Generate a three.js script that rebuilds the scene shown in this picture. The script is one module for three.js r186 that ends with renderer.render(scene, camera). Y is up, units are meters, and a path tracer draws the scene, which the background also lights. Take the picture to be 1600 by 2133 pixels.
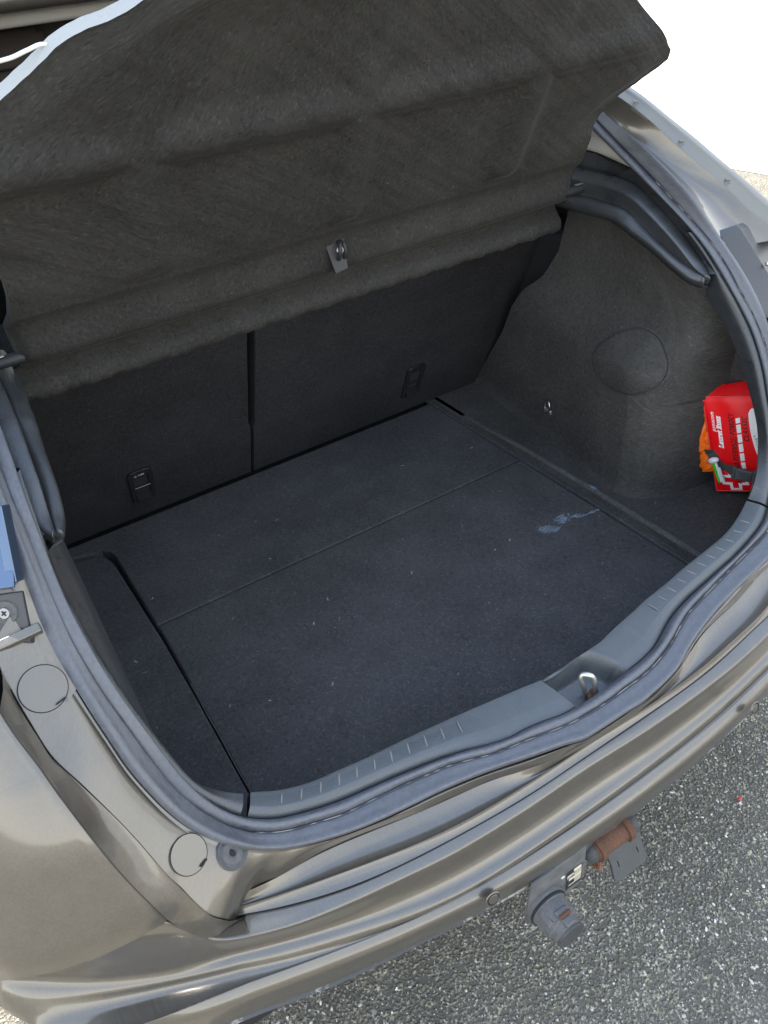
import * as THREE from 'three';
import { mergeGeometries, toCreasedNormals, mergeVertices } from 'three/addons/utils/BufferGeometryUtils.js';
import { RoundedBoxGeometry } from 'three/addons/geometries/RoundedBoxGeometry.js';

// ---------- camera ----------
const scene = new THREE.Scene();
const camera = new THREE.PerspectiveCamera(67.31, 0.75, 0.02, 300);
camera.position.set(-0.59, 1.58, 0);
camera.matrixAutoUpdate = true;
{
  const m = new THREE.Matrix4().makeBasis(
    new THREE.Vector3(0.84498, -0.09909, 0.52553),
    new THREE.Vector3(0.38297, 0.79803, -0.46529),
    new THREE.Vector3(-0.37328, 0.59442, 0.71227));
  camera.quaternion.setFromRotationMatrix(m);
}
// ---------- renderer, sky, sun ----------
const renderer = new THREE.WebGLRenderer({ antialias: true });
renderer.toneMapping = THREE.LinearToneMapping;
renderer.toneMappingExposure = 3.3;
renderer.shadowMap.enabled = true;
const sunDir = new THREE.Vector3(-0.10, 0.76, -0.65).normalize();
{
  const W = 256, H = 128, d = new Float32Array(W * H * 4);
  for (let j = 0; j < H; j++) for (let i = 0; i < W; i++) {
    const lat = ((j + 0.5) / H - 0.5) * Math.PI, lon = ((i + 0.5) / W - 0.5) * 2 * Math.PI;
    const y = Math.sin(lat), c = Math.cos(lat), x = c * Math.cos(lon), z = c * Math.sin(lon);
    const up = Math.max(0, y), h = Math.exp(-up * 2.6);
    const g = Math.max(0, x * sunDir.x + y * sunDir.y + z * sunDir.z), glow = 0.7 * Math.pow(g, 10);
    // thin broken cloud, the same all round
    const n = Math.sin(x * 5.1 + z * 3.3) * Math.sin(z * 6.2 - x * 2.1 + y * 4) + 0.5 * Math.sin(x * 13 + y * 7) * Math.sin(z * 11 - y * 9);
    const cl = Math.min(1, Math.max(0, n - 0.25)) * 0.55;
    let r = 0.18 + 1.42 * h + glow, gg = 0.325 + 1.25 * h + glow * 0.96, b = 0.62 + 0.78 * h + glow * 0.85;
    r += (1.25 - r) * cl; gg += (1.27 - gg) * cl; b += (1.18 - b) * cl;
    if (y < 0) { r = 0.3; gg = 0.29; b = 0.27; }
    const o = (j * W + i) * 4; d[o] = r; d[o + 1] = gg; d[o + 2] = b; d[o + 3] = 1;
  }
  const t = new THREE.DataTexture(d, W, H, THREE.RGBAFormat, THREE.FloatType);
  t.mapping = THREE.EquirectangularReflectionMapping; t.magFilter = THREE.LinearFilter; t.minFilter = THREE.LinearFilter; t.needsUpdate = true;
  scene.background = t; scene.environment = t;
}
const sun = new THREE.DirectionalLight(new THREE.Color(1, 0.94, 0.86), 4.2);
sun.position.copy(sunDir).multiplyScalar(20); sun.castShadow = true;
sun.shadow.mapSize.set(2048, 2048); sun.shadow.camera.left = -6; sun.shadow.camera.right = 6; sun.shadow.camera.top = 6; sun.shadow.camera.bottom = -6; sun.shadow.camera.far = 50; sun.shadow.radius = 1;
scene.add(sun, sun.target);

// ---------- helpers ----------
const mulb = a => () => { a = (a + 0x6D2B79F5) | 0; let t = Math.imul(a ^ (a >>> 15), 1 | a); t = (t + Math.imul(t ^ (t >>> 7), 61 | t)) ^ t; return ((t ^ (t >>> 14)) >>> 0) / 4294967296; };
const rnd = mulb(12345);
const V = (x, y, z) => new THREE.Vector3(x, y, z);
const mm = a => a.map(p => V(p[0] / 1000, p[1] / 1000, p[2] / 1000));
const lerp = (a, b, t) => a + (b - a) * t, sm = (a, b, x) => { const t = Math.min(1, Math.max(0, (x - a) / (b - a))); return t * t * (3 - 2 * t); };
const tab = (x, t) => { if (x <= t[0][0]) return t[0][1]; for (let i = 1; i < t.length; i++) if (x <= t[i][0]) return lerp(t[i - 1][1], t[i][1], (x - t[i - 1][0]) / (t[i][0] - t[i - 1][0])); return t[t.length - 1][1]; };
const mir = p => V(-p.x, p.y, p.z);
function spline(pts, n, a = 0, b = 1) {   // n+1 points along a smooth line through pts, by equal parameter
  const c = new THREE.CatmullRomCurve3(pts, false, 'centripetal'), out = [];
  for (let i = 0; i <= n; i++) out.push(c.getPoint(a + (b - a) * i / n));
  return out;
}
function resample(pts, n) { const c = new THREE.CatmullRomCurve3(pts, false, 'centripetal'); c.arcLengthDivisions = 600; return c.getSpacedPoints(n); }
function byX(pts, xs) {                   // smooth curve re-sampled at the given x
  const d = spline(pts, 600), out = [];
  for (const x of xs) {
    let k = 0; while (k < d.length - 2 && d[k + 1].x < x) k++;
    const t = (x - d[k].x) / (d[k + 1].x - d[k].x || 1); out.push(V(x, lerp(d[k].y, d[k + 1].y, t), lerp(d[k].z, d[k + 1].z, t)));
  }
  return out;
}
const mean = ps => ps.reduce((a, p) => a.add(p), V(0, 0, 0)).multiplyScalar(1 / ps.length);
function loft(rows) {                     // skin through rows of equally many points; uv in metres
  const n = rows[0].length, pos = [], uv = [], idx = [], mid = rows[rows.length >> 1], us = [0];
  for (let i = 1; i < n; i++) us.push(us[i - 1] + mid[i].distanceTo(mid[i - 1]));
  let v = 0;
  rows.forEach((r, j) => {
    if (j) v += r[n >> 1].distanceTo(rows[j - 1][n >> 1]);
    r.forEach((p, i) => { pos.push(p.x, p.y, p.z); uv.push(us[i], v); });
  });
  for (let j = 0; j < rows.length - 1; j++) for (let i = 0; i < n - 1; i++) { const a = j * n + i, b = a + 1, c = a + n, d = c + 1; idx.push(a, c, b, b, c, d); }
  const g = new THREE.BufferGeometry();
  g.setAttribute('position', new THREE.Float32BufferAttribute(pos, 3)); g.setAttribute('uv', new THREE.Float32BufferAttribute(uv, 2));
  g.setIndex(idx); g.computeVertexNormals(); return g;
}
const merge = gs => mergeGeometries(gs.map(g => { const q = g.index ? g.toNonIndexed() : g; for (const k of Object.keys(q.attributes)) if (!['position', 'normal', 'uv'].includes(k)) q.deleteAttribute(k); return q; }));
function mesh(name, geo, mat, parent, label) {
  const o = new THREE.Mesh(Array.isArray(geo) ? merge(geo) : geo, mat); o.name = name; o.castShadow = o.receiveShadow = true;
  if (label) o.userData.label = label;
  (parent || scene).add(o); return o;
}
function top(o, label, category, group, kind) { o.userData.label = label; o.userData.category = category; if (group) o.userData.group = group; if (kind) o.userData.kind = kind; return o; }
const place = (g, p, q, s) => { g.applyMatrix4(new THREE.Matrix4().compose(p, q || new THREE.Quaternion(), s || V(1, 1, 1))); return g; };
const eul = (x, y, z) => new THREE.Quaternion().setFromEuler(new THREE.Euler(x, y, z));
const frame = (x, y, z) => new THREE.Quaternion().setFromRotationMatrix(new THREE.Matrix4().makeBasis(x, y, z));
function rbox(w, h, d, r, p, q) { const g = new RoundedBoxGeometry(w, h, d, 3, r); const uv = g.attributes.uv, ps = g.attributes.position, nn = g.attributes.normal; for (let i = 0; i < uv.count; i++) { const ax = Math.abs(nn.getX(i)), ay = Math.abs(nn.getY(i)), az = Math.abs(nn.getZ(i)); if (ay >= ax && ay >= az) uv.setXY(i, ps.getX(i), ps.getZ(i)); else if (ax >= az) uv.setXY(i, ps.getZ(i), ps.getY(i)); else uv.setXY(i, ps.getX(i), ps.getY(i)); } return p ? place(g, p, q) : g; }
function tube(pts, r, n = 24, k = 10) { return new THREE.TubeGeometry(new THREE.CatmullRomCurve3(pts, false, 'centripetal'), n, r, k, false); }
function sweep(path, prof, nrm) {         // profile [[across, up], ...] swept on a path; nrm(i) gives 'up'
  const rows = prof.map(() => []);
  path.forEach((p, i) => {
    const t = path[Math.min(i + 1, path.length - 1)].clone().sub(path[Math.max(0, i - 1)]).normalize(), u = nrm(i, p).clone();
    const s = V(0, 0, 0).crossVectors(t, u).normalize(); u.crossVectors(s, t).normalize();
    prof.forEach(([a, b], j) => rows[j].push(p.clone().addScaledVector(s, a).addScaledVector(u, b)));
  });
  return loft(rows);
}
const ellProf = (a, b, n = 16) => Array.from({ length: n + 1 }, (_, i) => [Math.cos(i / n * 2 * Math.PI) * a, Math.sin(i / n * 2 * Math.PI) * b]);

// ---------- tileable noise textures ----------
function lattice(n, s) { const a = new Float32Array(n * n), q = mulb(s); for (let i = 0; i < n * n; i++) a[i] = q(); return (u, v) => { u *= n; v *= n; let x = Math.floor(u), y = Math.floor(v); const fx = u - x, fy = v - y, sx = fx * fx * (3 - 2 * fx), sy = fy * fy * (3 - 2 * fy); x = ((x % n) + n) % n; y = ((y % n) + n) % n; const x1 = (x + 1) % n, y1 = (y + 1) % n; return lerp(lerp(a[y * n + x], a[y * n + x1], sx), lerp(a[y1 * n + x], a[y1 * n + x1], sx), sy); }; }
function tex(size, tile, srgb, f) {       // f(u, v, out) fills 0..1
  const d = new Uint8Array(size * size * 4), o = [0, 0, 0];
  for (let j = 0; j < size; j++) for (let i = 0; i < size; i++) { f((i + 0.5) / size, (j + 0.5) / size, o); const k = (j * size + i) * 4; for (let c = 0; c < 3; c++) d[k + c] = Math.max(0, Math.min(255, Math.round(o[c] * 255))); d[k + 3] = 255; }
  const t = new THREE.DataTexture(d, size, size); t.wrapS = t.wrapT = THREE.RepeatWrapping; t.magFilter = THREE.LinearFilter; t.minFilter = THREE.LinearMipmapLinearFilter; t.generateMipmaps = true;
  if (srgb) t.colorSpace = THREE.SRGBColorSpace; t.repeat.set(1 / tile, 1 / tile); t.needsUpdate = true; return t;
}
const s8 = l => l <= 0.0031308 ? l * 12.92 : 1.055 * Math.pow(l, 1 / 2.4) - 0.055;   // linear to sRGB
// felt: short tangled fibres, light and dark, with lint
function feltTex(base, seed0, lint) {
  const n3 = lattice(9, seed0 + 13), n4 = lattice(23, seed0 + 17), size = 1024, tile = 1.15;
  const fib = new Float32Array(size * size), r = mulb(seed0 * 77 + 5);
  const put = (x, y, a) => { fib[((y % size) + size) % size * size + ((x % size) + size) % size] += a; };
  const stroke = (len, amp, fat) => { let x = r() * size, y = r() * size, a = r() * 6.283; const c = (r() - 0.5) * 0.35; for (let k = 0; k < len; k++) { x += Math.cos(a); y += Math.sin(a); a += c; const X = Math.floor(x), Y = Math.floor(y); put(X, Y, amp); if (fat) { put(X + 1, Y, amp * 0.7); put(X, Y + 1, amp * 0.7); put(X + 1, Y + 1, amp * 0.5); } } };
  for (let k = 0; k < 80000; k++) stroke(2 + r() * 5, (r() - 0.5) * 0.8, true);
  for (let k = 0; k < 12000; k++) stroke(2 + r() * 4, 0.5 + r() * 0.9, false);
  for (let k = 0; k < lint; k++) stroke(2 + r() * 6, 3 + r() * 6, r() < 0.3);
  const at = (u, v) => fib[Math.floor(v * size) * size + Math.floor(u * size)];
  const map = tex(size, tile, true, (u, v, o) => {
    const w = 1 + 0.2 * (n4(u, v) - 0.5) + 0.2 * (n3(u, v) - 0.5) + 0.42 * Math.max(-0.75, at(u, v));
    for (let c = 0; c < 3; c++) o[c] = s8(Math.min(0.6, Math.max(0.005, base[c] * w)));
  });
  const bump = tex(size, tile, false, (u, v, o) => { o[0] = o[1] = o[2] = 0.5 + 0.16 * Math.max(-2, Math.min(2, at(u, v))); });
  return { map, bump };
}
function felt(base, seed0, lint, sheen) { const t = feltTex(base, seed0, lint); return new THREE.MeshPhysicalMaterial({ map: t.map, bumpMap: t.bump, bumpScale: 0.0009, roughness: 0.95, sheen: sheen, sheenRoughness: 0.55, sheenColor: new THREE.Color(0.22, 0.22, 0.23), specularIntensity: 0.25 }); }
const M = {};
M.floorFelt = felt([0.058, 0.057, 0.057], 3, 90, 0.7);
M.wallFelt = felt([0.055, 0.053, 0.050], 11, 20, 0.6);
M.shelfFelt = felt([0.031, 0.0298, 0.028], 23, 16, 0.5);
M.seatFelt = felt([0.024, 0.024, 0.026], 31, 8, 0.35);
function grainBump(n, seed0, tile) { const a = lattice(n, seed0), b = lattice(n >> 1, seed0 + 3), c = lattice(n >> 3, seed0 + 5); return tex(512, tile, false, (u, v, o) => { const w = Math.abs(a(u, v) - 0.5) * 1.1 + Math.abs(b(u, v) - 0.5) * 0.8 + 0.15 * c(u, v); o[0] = o[1] = o[2] = w; }); }
const grain = grainBump(180, 51, 0.14);
// scuffed dusty black plastic: dust blotches and fine scratches in the colour and gloss
function plastic(base, rough, seed0, scr, dust) {
  const size = 1024, n2 = lattice(40, seed0), n3 = lattice(8, seed0 + 1), f = new Float32Array(size * size);
  const r = mulb(seed0 * 31 + 1);
  for (let k = 0; k < scr; k++) { let x = r() * size, y = r() * size; const a = r() * 6.283, c = (r() - 0.5) * 0.01, L = 20 + r() * r() * 160, m = 0.1 + r() * r() * 0.9; let g = a; for (let i = 0; i < L; i++) { x += Math.cos(g); y += Math.sin(g); g += c; f[(((Math.floor(y) % size) + size) % size) * size + (((Math.floor(x) % size) + size) % size)] += m * Math.sin(i / L * 3.14); } }
  const map = tex(size, 0.5, true, (u, v, o) => { const s = f[Math.floor(v * size) * size + Math.floor(u * size)], w = 1 + dust * (n2(u, v) - 0.5) + dust * 0.8 * (n3(u, v) - 0.5); for (let c = 0; c < 3; c++) o[c] = s8(base[c] * w + 0.09 * s); });
  const rm = tex(512, 0.5, false, (u, v, o) => { const w = rough + 0.12 * (n2(u, v) - 0.5) + 0.06 * (n3(u, v) - 0.5); o[0] = o[1] = o[2] = w; });
  return new THREE.MeshPhysicalMaterial({ map, roughnessMap: rm, roughness: 1, ior: 1.7, bumpMap: grain, bumpScale: 0.0004 });
}
M.sill = plastic([0.045, 0.052, 0.056], 0.38, 61, 150, 0.16);
M.trim = plastic([0.034, 0.037, 0.04], 0.33, 67, 40, 0.25);
M.seal = new THREE.MeshPhysicalMaterial({ ior: 1.65 });
{ const a = lattice(90, 71), b = lattice(12, 72); M.seal.map = tex(512, 0.3, true, (u, v, o) => { const w = 1 + 0.35 * (a(u, v) - 0.5) + 0.22 * (b(u, v) - 0.5); o[0] = s8(0.078 * w); o[1] = s8(0.082 * w); o[2] = s8(0.094 * w); }); M.seal.color.set(1, 1, 1); M.seal.roughnessMap = tex(512, 0.3, false, (u, v, o) => { o[0] = o[1] = o[2] = 0.34 + 0.3 * b(u, v) + 0.1 * a(u, v); }); M.seal.roughness = 1; }
M.black = new THREE.MeshStandardMaterial({ color: new THREE.Color().setRGB(0.016, 0.016, 0.018), roughness: 0.55 });
M.gloss = new THREE.MeshPhysicalMaterial({ color: new THREE.Color().setRGB(0.014, 0.014, 0.016), roughness: 0.2, ior: 1.7 });
M.dark = new THREE.MeshStandardMaterial({ color: new THREE.Color().setRGB(0.012, 0.012, 0.013), roughness: 0.9 });
M.steel = new THREE.MeshStandardMaterial({ color: new THREE.Color().setRGB(0.6, 0.6, 0.58), roughness: 0.28, metalness: 1 });
M.zinc = new THREE.MeshStandardMaterial({ color: new THREE.Color().setRGB(0.55, 0.54, 0.5), roughness: 0.42, metalness: 0.9 });
// metallic paint with flake grain, dusty in patches
function paint(base, seed0, dusty) {
  const a = lattice(256, seed0), b = lattice(14, seed0 + 1), c = lattice(50, seed0 + 2);
  const map = tex(1024, 0.4, true, (u, v, o) => { const w = 1 + 0.16 * (a(u, v) - 0.5) + dusty * (b(u, v) - 0.5) + dusty * 0.6 * (c(u, v) - 0.5); for (let k = 0; k < 3; k++) o[k] = s8(base[k] * w); });
  const rm = tex(512, 0.4, false, (u, v, o) => { o[0] = 0; o[1] = 0.36 + 0.12 * dusty * b(u, v) + 0.1 * (a(u, v) - 0.5); o[2] = 1; });
  return new THREE.MeshPhysicalMaterial({ map, roughnessMap: rm, roughness: 1, metalness: 0.62, clearcoat: 0.8, clearcoatRoughness: dusty > 0.4 ? 0.2 : 0.07 });
}
M.paint = paint([0.128, 0.115, 0.097], 81, 0.06);
M.paintDusty = paint([0.128, 0.115, 0.097], 91, 0.2);

M.grey = plastic([0.085, 0.085, 0.085], 0.55, 75, 60, 0.5);
M.lowerEdge = (() => { const a = lattice(22, 351), b = lattice(150, 353); const map = tex(512, 0.5, true, (u, v, o) => { const k = sm(0.66, 0.8, 0.7 * a(u, v * 0.4) + 0.3 * b(u, v)); o[0] = s8(lerp(0.075, 0.3, k)); o[1] = s8(lerp(0.08, 0.3, k)); o[2] = s8(lerp(0.09, 0.29, k)); }); return new THREE.MeshStandardMaterial({ map, roughness: 0.38 }); })();
M.lightTrim = new THREE.MeshStandardMaterial({ color: new THREE.Color().setRGB(0.42, 0.4, 0.36), roughness: 0.7 });
M.rust = (() => { const a = lattice(30, 101), b = lattice(9, 102), c = lattice(120, 103); const map = tex(512, 0.12, true, (u, v, o) => { const w = 0.5 * a(u, v) + 0.35 * b(u, v) + 0.15 * c(u, v), k = sm(0.42, 0.62, w); o[0] = s8(lerp(0.15, 0.22, k) * (0.75 + 0.5 * c(u, v))); o[1] = s8(lerp(0.055, 0.12, k) * (0.75 + 0.5 * c(u, v))); o[2] = s8(lerp(0.022, 0.08, k) * (0.8 + 0.4 * c(u, v))); }); const bm = tex(512, 0.12, false, (u, v, o) => { o[0] = o[1] = o[2] = 0.5 * c(u, v) + 0.5 * a(u, v); }); return new THREE.MeshStandardMaterial({ map, bumpMap: bm, bumpScale: 0.0015, roughness: 0.85 }); })();

const C = {
  ringT: [[-540,1373,-1410],[-552,1324,-1341],[-560,1275,-1274],[-566,1239,-1227],[-569,1205,-1183],[-572,1171,-1139],[-577,1138,-1097],[-584,1106,-1056],[-592,1075,-1015],[-601,1045,-974],[-609,1014,-934],[-613,982,-892],[-612,950,-854],[-609,918,-823],[-604,887,-795],[-599,855,-770],[-592,824,-747],[-583,794,-727],[-576,768,-710],[-567,744,-689],[-554,726,-673],[-536,712,-661],[-516,699,-653],[-493,688,-647],[-469,680,-639],[-443,674,-633],[-417,670,-629],[-379,667,-626],[-343,664,-623],[-301,661,-621],[-263,659,-619],[-230,657,-616],[-199,656,-613],[-171,655,-610],[-139,654,-606],[-108,653,-602],[-80,653,-598],[-53,652,-594],[-26,652,-592],[0,652,-593],[26,652,-595],[53,652,-595],[80,653,-596],[108,653,-602],[138,654,-607],[171,655,-612],[199,656,-617],[231,658,-620],[265,659,-624],[300,661,-629],[343,664,-633],[380,667,-636],[417,670,-640],[443,674,-645],[469,680,-652],[493,688,-660],[511,701,-666],[523,717,-670],[539,733,-679],[555,748,-692],[573,770,-709],[584,794,-725],[592,824,-746],[599,855,-770],[605,886,-795],[610,918,-823],[612,950,-854],[613,982,-892],[609,1014,-933],[601,1045,-974],[593,1076,-1015],[584,1106,-1055],[577,1138,-1097],[572,1171,-1139],[569,1205,-1183],[566,1239,-1227],[560,1275,-1274],[552,1324,-1341],[540,1373,-1410]],
  ringS0: [[-581,1405,-1409],[-595,1352,-1315],[-605,1300,-1227],[-610,1262,-1154],[-615,1224,-1082],[-619,1188,-1020],[-623,1153,-968],[-628,1118,-930],[-631,1084,-894],[-633,1050,-857],[-635,1017,-826],[-638,983,-799],[-638,950,-772],[-634,917,-744],[-629,884,-717],[-623,851,-692],[-617,819,-669],[-607,787,-647],[-597,762,-630],[-584,738,-614],[-571,720,-603],[-556,703,-593],[-539,687,-585],[-523,672,-580],[-503,660,-574],[-478,652,-567],[-452,646,-561],[-412,641,-552],[-372,639,-545],[-327,637,-540],[-284,636,-536],[-248,635,-531],[-214,634,-525],[-184,634,-518],[-148,633,-509],[-116,633,-501],[-85,632,-494],[-56,632,-485],[-28,632,-484],[0,632,-484],[28,632,-484],[56,632,-483],[86,632,-486],[116,633,-490],[148,633,-497],[183,634,-511],[214,634,-522],[247,635,-532],[285,636,-542],[327,637,-550],[373,639,-558],[412,642,-563],[452,646,-569],[478,652,-573],[502,661,-577],[523,673,-581],[539,687,-585],[556,703,-593],[571,720,-603],[584,738,-614],[597,762,-630],[607,787,-647],[617,819,-669],[623,851,-692],[629,884,-717],[634,917,-744],[637,950,-772],[639,984,-799],[637,1017,-826],[634,1050,-857],[631,1084,-894],[627,1118,-930],[623,1153,-968],[619,1188,-1020],[615,1224,-1082],[610,1261,-1158],[605,1300,-1229],[595,1352,-1315],[581,1405,-1409]],
  ringS1: [[-571,1397,-1416],[-586,1346,-1326],[-595,1294,-1242],[-599,1256,-1183],[-603,1219,-1123],[-608,1183,-1065],[-612,1149,-1009],[-616,1115,-956],[-619,1082,-907],[-620,1048,-870],[-622,1015,-838],[-623,983,-808],[-623,950,-782],[-620,918,-758],[-615,885,-735],[-608,854,-714],[-601,822,-694],[-594,791,-675],[-587,765,-660],[-576,740,-645],[-566,722,-635],[-553,704,-624],[-539,688,-615],[-520,674,-605],[-497,664,-596],[-472,656,-590],[-445,651,-585],[-405,646,-577],[-366,644,-574],[-320,642,-570],[-280,641,-564],[-244,640,-558],[-211,639,-548],[-181,638,-538],[-146,637,-532],[-115,637,-526],[-85,636,-520],[-56,636,-515],[-28,636,-513],[0,636,-512],[28,636,-513],[56,636,-515],[84,636,-516],[115,637,-520],[147,637,-528],[181,638,-539],[212,639,-552],[244,640,-564],[280,641,-572],[321,642,-580],[368,644,-589],[405,647,-595],[444,653,-600],[470,658,-603],[495,665,-607],[517,676,-612],[536,689,-617],[553,704,-625],[566,722,-635],[576,740,-645],[587,765,-660],[594,791,-675],[601,822,-694],[608,854,-715],[616,886,-736],[622,918,-758],[625,950,-782],[624,983,-808],[622,1015,-838],[621,1049,-870],[619,1082,-907],[616,1115,-957],[612,1149,-1011],[608,1183,-1065],[603,1219,-1124],[599,1256,-1185],[595,1294,-1243],[586,1346,-1326],[571,1397,-1416]],
  ringS2: [[-561,1389,-1420],[-575,1339,-1336],[-583,1287,-1255],[-587,1250,-1193],[-591,1214,-1130],[-594,1178,-1070],[-598,1144,-1012],[-601,1111,-957],[-606,1079,-916],[-610,1047,-884],[-613,1015,-853],[-614,982,-823],[-611,950,-794],[-608,918,-768],[-603,887,-747],[-597,855,-727],[-590,825,-708],[-583,794,-691],[-577,768,-677],[-569,743,-663],[-560,724,-653],[-548,706,-642],[-533,691,-631],[-512,678,-620],[-489,668,-611],[-464,661,-605],[-438,656,-600],[-399,650,-594],[-362,647,-590],[-318,644,-585],[-278,642,-579],[-244,640,-573],[-211,639,-565],[-181,637,-556],[-147,636,-548],[-115,635,-546],[-85,635,-541],[-56,634,-535],[-28,634,-533],[0,634,-533],[28,634,-534],[56,634,-536],[85,635,-538],[115,635,-541],[147,636,-547],[181,637,-560],[211,639,-572],[243,640,-581],[279,642,-588],[318,644,-593],[364,647,-599],[400,650,-603],[438,656,-609],[463,662,-613],[488,669,-618],[511,679,-626],[529,692,-636],[543,709,-645],[556,726,-654],[567,744,-664],[577,768,-677],[583,794,-691],[590,825,-708],[597,855,-727],[605,887,-747],[611,918,-769],[616,950,-795],[616,982,-823],[614,1015,-853],[611,1047,-884],[606,1079,-916],[601,1111,-957],[598,1144,-1012],[594,1178,-1070],[591,1213,-1133],[587,1250,-1197],[583,1287,-1256],[575,1339,-1336],[561,1389,-1420]],
  panelB: [[-699,987,-780],[-699,950,-750],[-695,914,-719],[-689,878,-689],[-673,843,-661],[-660,810,-639],[-648,776,-618],[-640,748,-601],[-632,720,-584],[-624,698,-573],[-617,675,-561],[-608,654,-550],[-595,634,-546],[-585,612,-557],[-551,606,-578],[-510,606,-572],[-457,606,-570],[-410,606,-563],[-357,606,-552],[-310,606,-542],[-270,606,-536],[-233,606,-530],[-199,606,-524],[-161,606,-512],[-126,606,-503],[-92,606,-497],[-61,606,-495],[-31,606,-493],[0,606,-491],[30,606,-491],[61,606,-492],[93,606,-495],[126,606,-499],[162,606,-508],[199,606,-519],[232,606,-531],[269,606,-541],[312,606,-548],[357,606,-554],[414,606,-566],[459,606,-577],[504,612,-574],[533,620,-564],[562,628,-555],[591,636,-546],[608,654,-550],[617,675,-561],[624,698,-573],[632,720,-584],[640,748,-601],[648,776,-618],[660,810,-639],[673,843,-661],[689,878,-689],[695,914,-719],[699,950,-750],[699,987,-780]],
  PO: [[-699,969,-765],[-699,937,-739],[-694,902,-709],[-690,879,-690],[-674,845,-661],[-651,786,-623],[-634,729,-589],[-615,671,-559],[-607,652,-549],[-596,637,-544]],
  QP: [[-713,956,-710],[-709,933,-690],[-700,899,-661],[-696,880,-645],[-684,823,-609],[-671,757,-583],[-656,697,-563],[-651,670,-562]],
  bowlU: [[-561,606,-579],[-517,606,-572],[-464,606,-571],[-412,606,-563],[-361,606,-553],[-308,606,-542],[-252,606,-533],[-196,606,-524],[-144,606,-507],[-96,606,-497],[-13,606,-492],[49,606,-491],[119,606,-497],[191,606,-516],[235,606,-532],[276,606,-543],[366,606,-556],[480,606,-581]],
  crease: [[-572,595,-571],[-527,595,-555],[-457,595,-537],[-358,595,-513],[-278,595,-499],[-156,595,-493],[-99,595,-493],[-39,595,-494],[19,595,-492],[82,595,-491],[147,595,-491],[220,595,-494],[305,595,-505],[398,595,-517]],
  ledgeI: [[-575,589,-566],[-511,589,-538],[-442,589,-516],[-366,589,-502],[-255,589,-490],[-163,589,-484],[-49,589,-484],[76,589,-485],[215,589,-489],[392,589,-512]],
  R0: [[-837,650,-669],[-785,655,-631],[-733,660,-601],[-685,666,-576],[-651,670,-562],[-637,625,-561],[-619,588,-557],[-587,580,-543],[-522,580,-518],[-451,580,-502],[-375,580,-490],[-294,580,-479],[-172,580,-473],[-58,580,-473],[60,580,-469],[161,580,-470],[272,580,-476],[362,580,-487]],
  R1: [[-877,531,-705],[-806,531,-653],[-720,531,-593],[-657,531,-566],[-596,531,-549],[-529,531,-524],[-459,531,-500],[-412,531,-485],[-310,531,-460],[-187,531,-454],[-102,531,-454],[-13,531,-454],[85,531,-455],[194,531,-461],[274,531,-468],[371,531,-483]],
  R2: [[-880,528,-693],[-810,528,-639],[-718,528,-583],[-660,528,-559],[-601,528,-540],[-534,528,-514],[-465,528,-491],[-418,528,-475],[-318,528,-449],[-197,528,-443],[-113,528,-442],[-24,528,-443],[74,528,-445],[182,528,-451],[262,528,-457],[357,528,-472]],
  R2b: [[-895,490,-691],[-868,495,-657],[-811,500,-621],[-775,505,-609],[-721,510,-588],[-675,515,-573],[-605,519,-533],[-537,519,-512],[-467,519,-489],[-420,519,-474],[-319,519,-449],[-196,519,-444],[-113,519,-442],[-24,519,-442],[74,519,-444],[183,519,-449],[263,519,-456],[358,519,-470]],
  R3: [[-885,470,-690],[-850,490,-625],[-792,515,-556],[-726,515,-547],[-686,515,-542],[-611,515,-522],[-542,515,-504],[-470,515,-485],[-396,515,-468],[-316,515,-453],[-258,515,-447],[-195,515,-445],[-112,515,-442],[-24,515,-441],[74,515,-443],[181,515,-447],[259,515,-452],[356,515,-468]],
  R4: [[-883,440,-700],[-800,485,-580],[-722,504,-532],[-678,504,-528],[-618,504,-511],[-549,504,-494],[-477,504,-475],[-429,504,-462],[-351,504,-448],[-269,504,-434],[-208,504,-429],[-125,504,-427],[-39,504,-425],[58,504,-426],[164,504,-431],[242,504,-436],[338,504,-452]],
  R5: [[-880,380,-710],[-820,420,-600],[-755,442,-544],[-662,442,-524],[-582,442,-505],[-510,442,-483],[-431,442,-471],[-348,442,-458],[-291,442,-449],[-200,442,-438],[-102,442,-432],[-25,442,-432],[61,442,-435],[171,442,-441],[233,442,-446],[294,442,-452],[372,442,-463]],
  C1: [[619,1288,-1126],[640,1258,-1089],[657,1224,-1049],[687,1183,-1002],[712,1149,-966],[735,1108,-923],[760,1085,-898]],
  C2: [[662,1296,-1136],[690,1257,-1089],[715,1224,-1049],[739,1188,-1008],[767,1152,-969],[794,1115,-930]],
};


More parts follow.
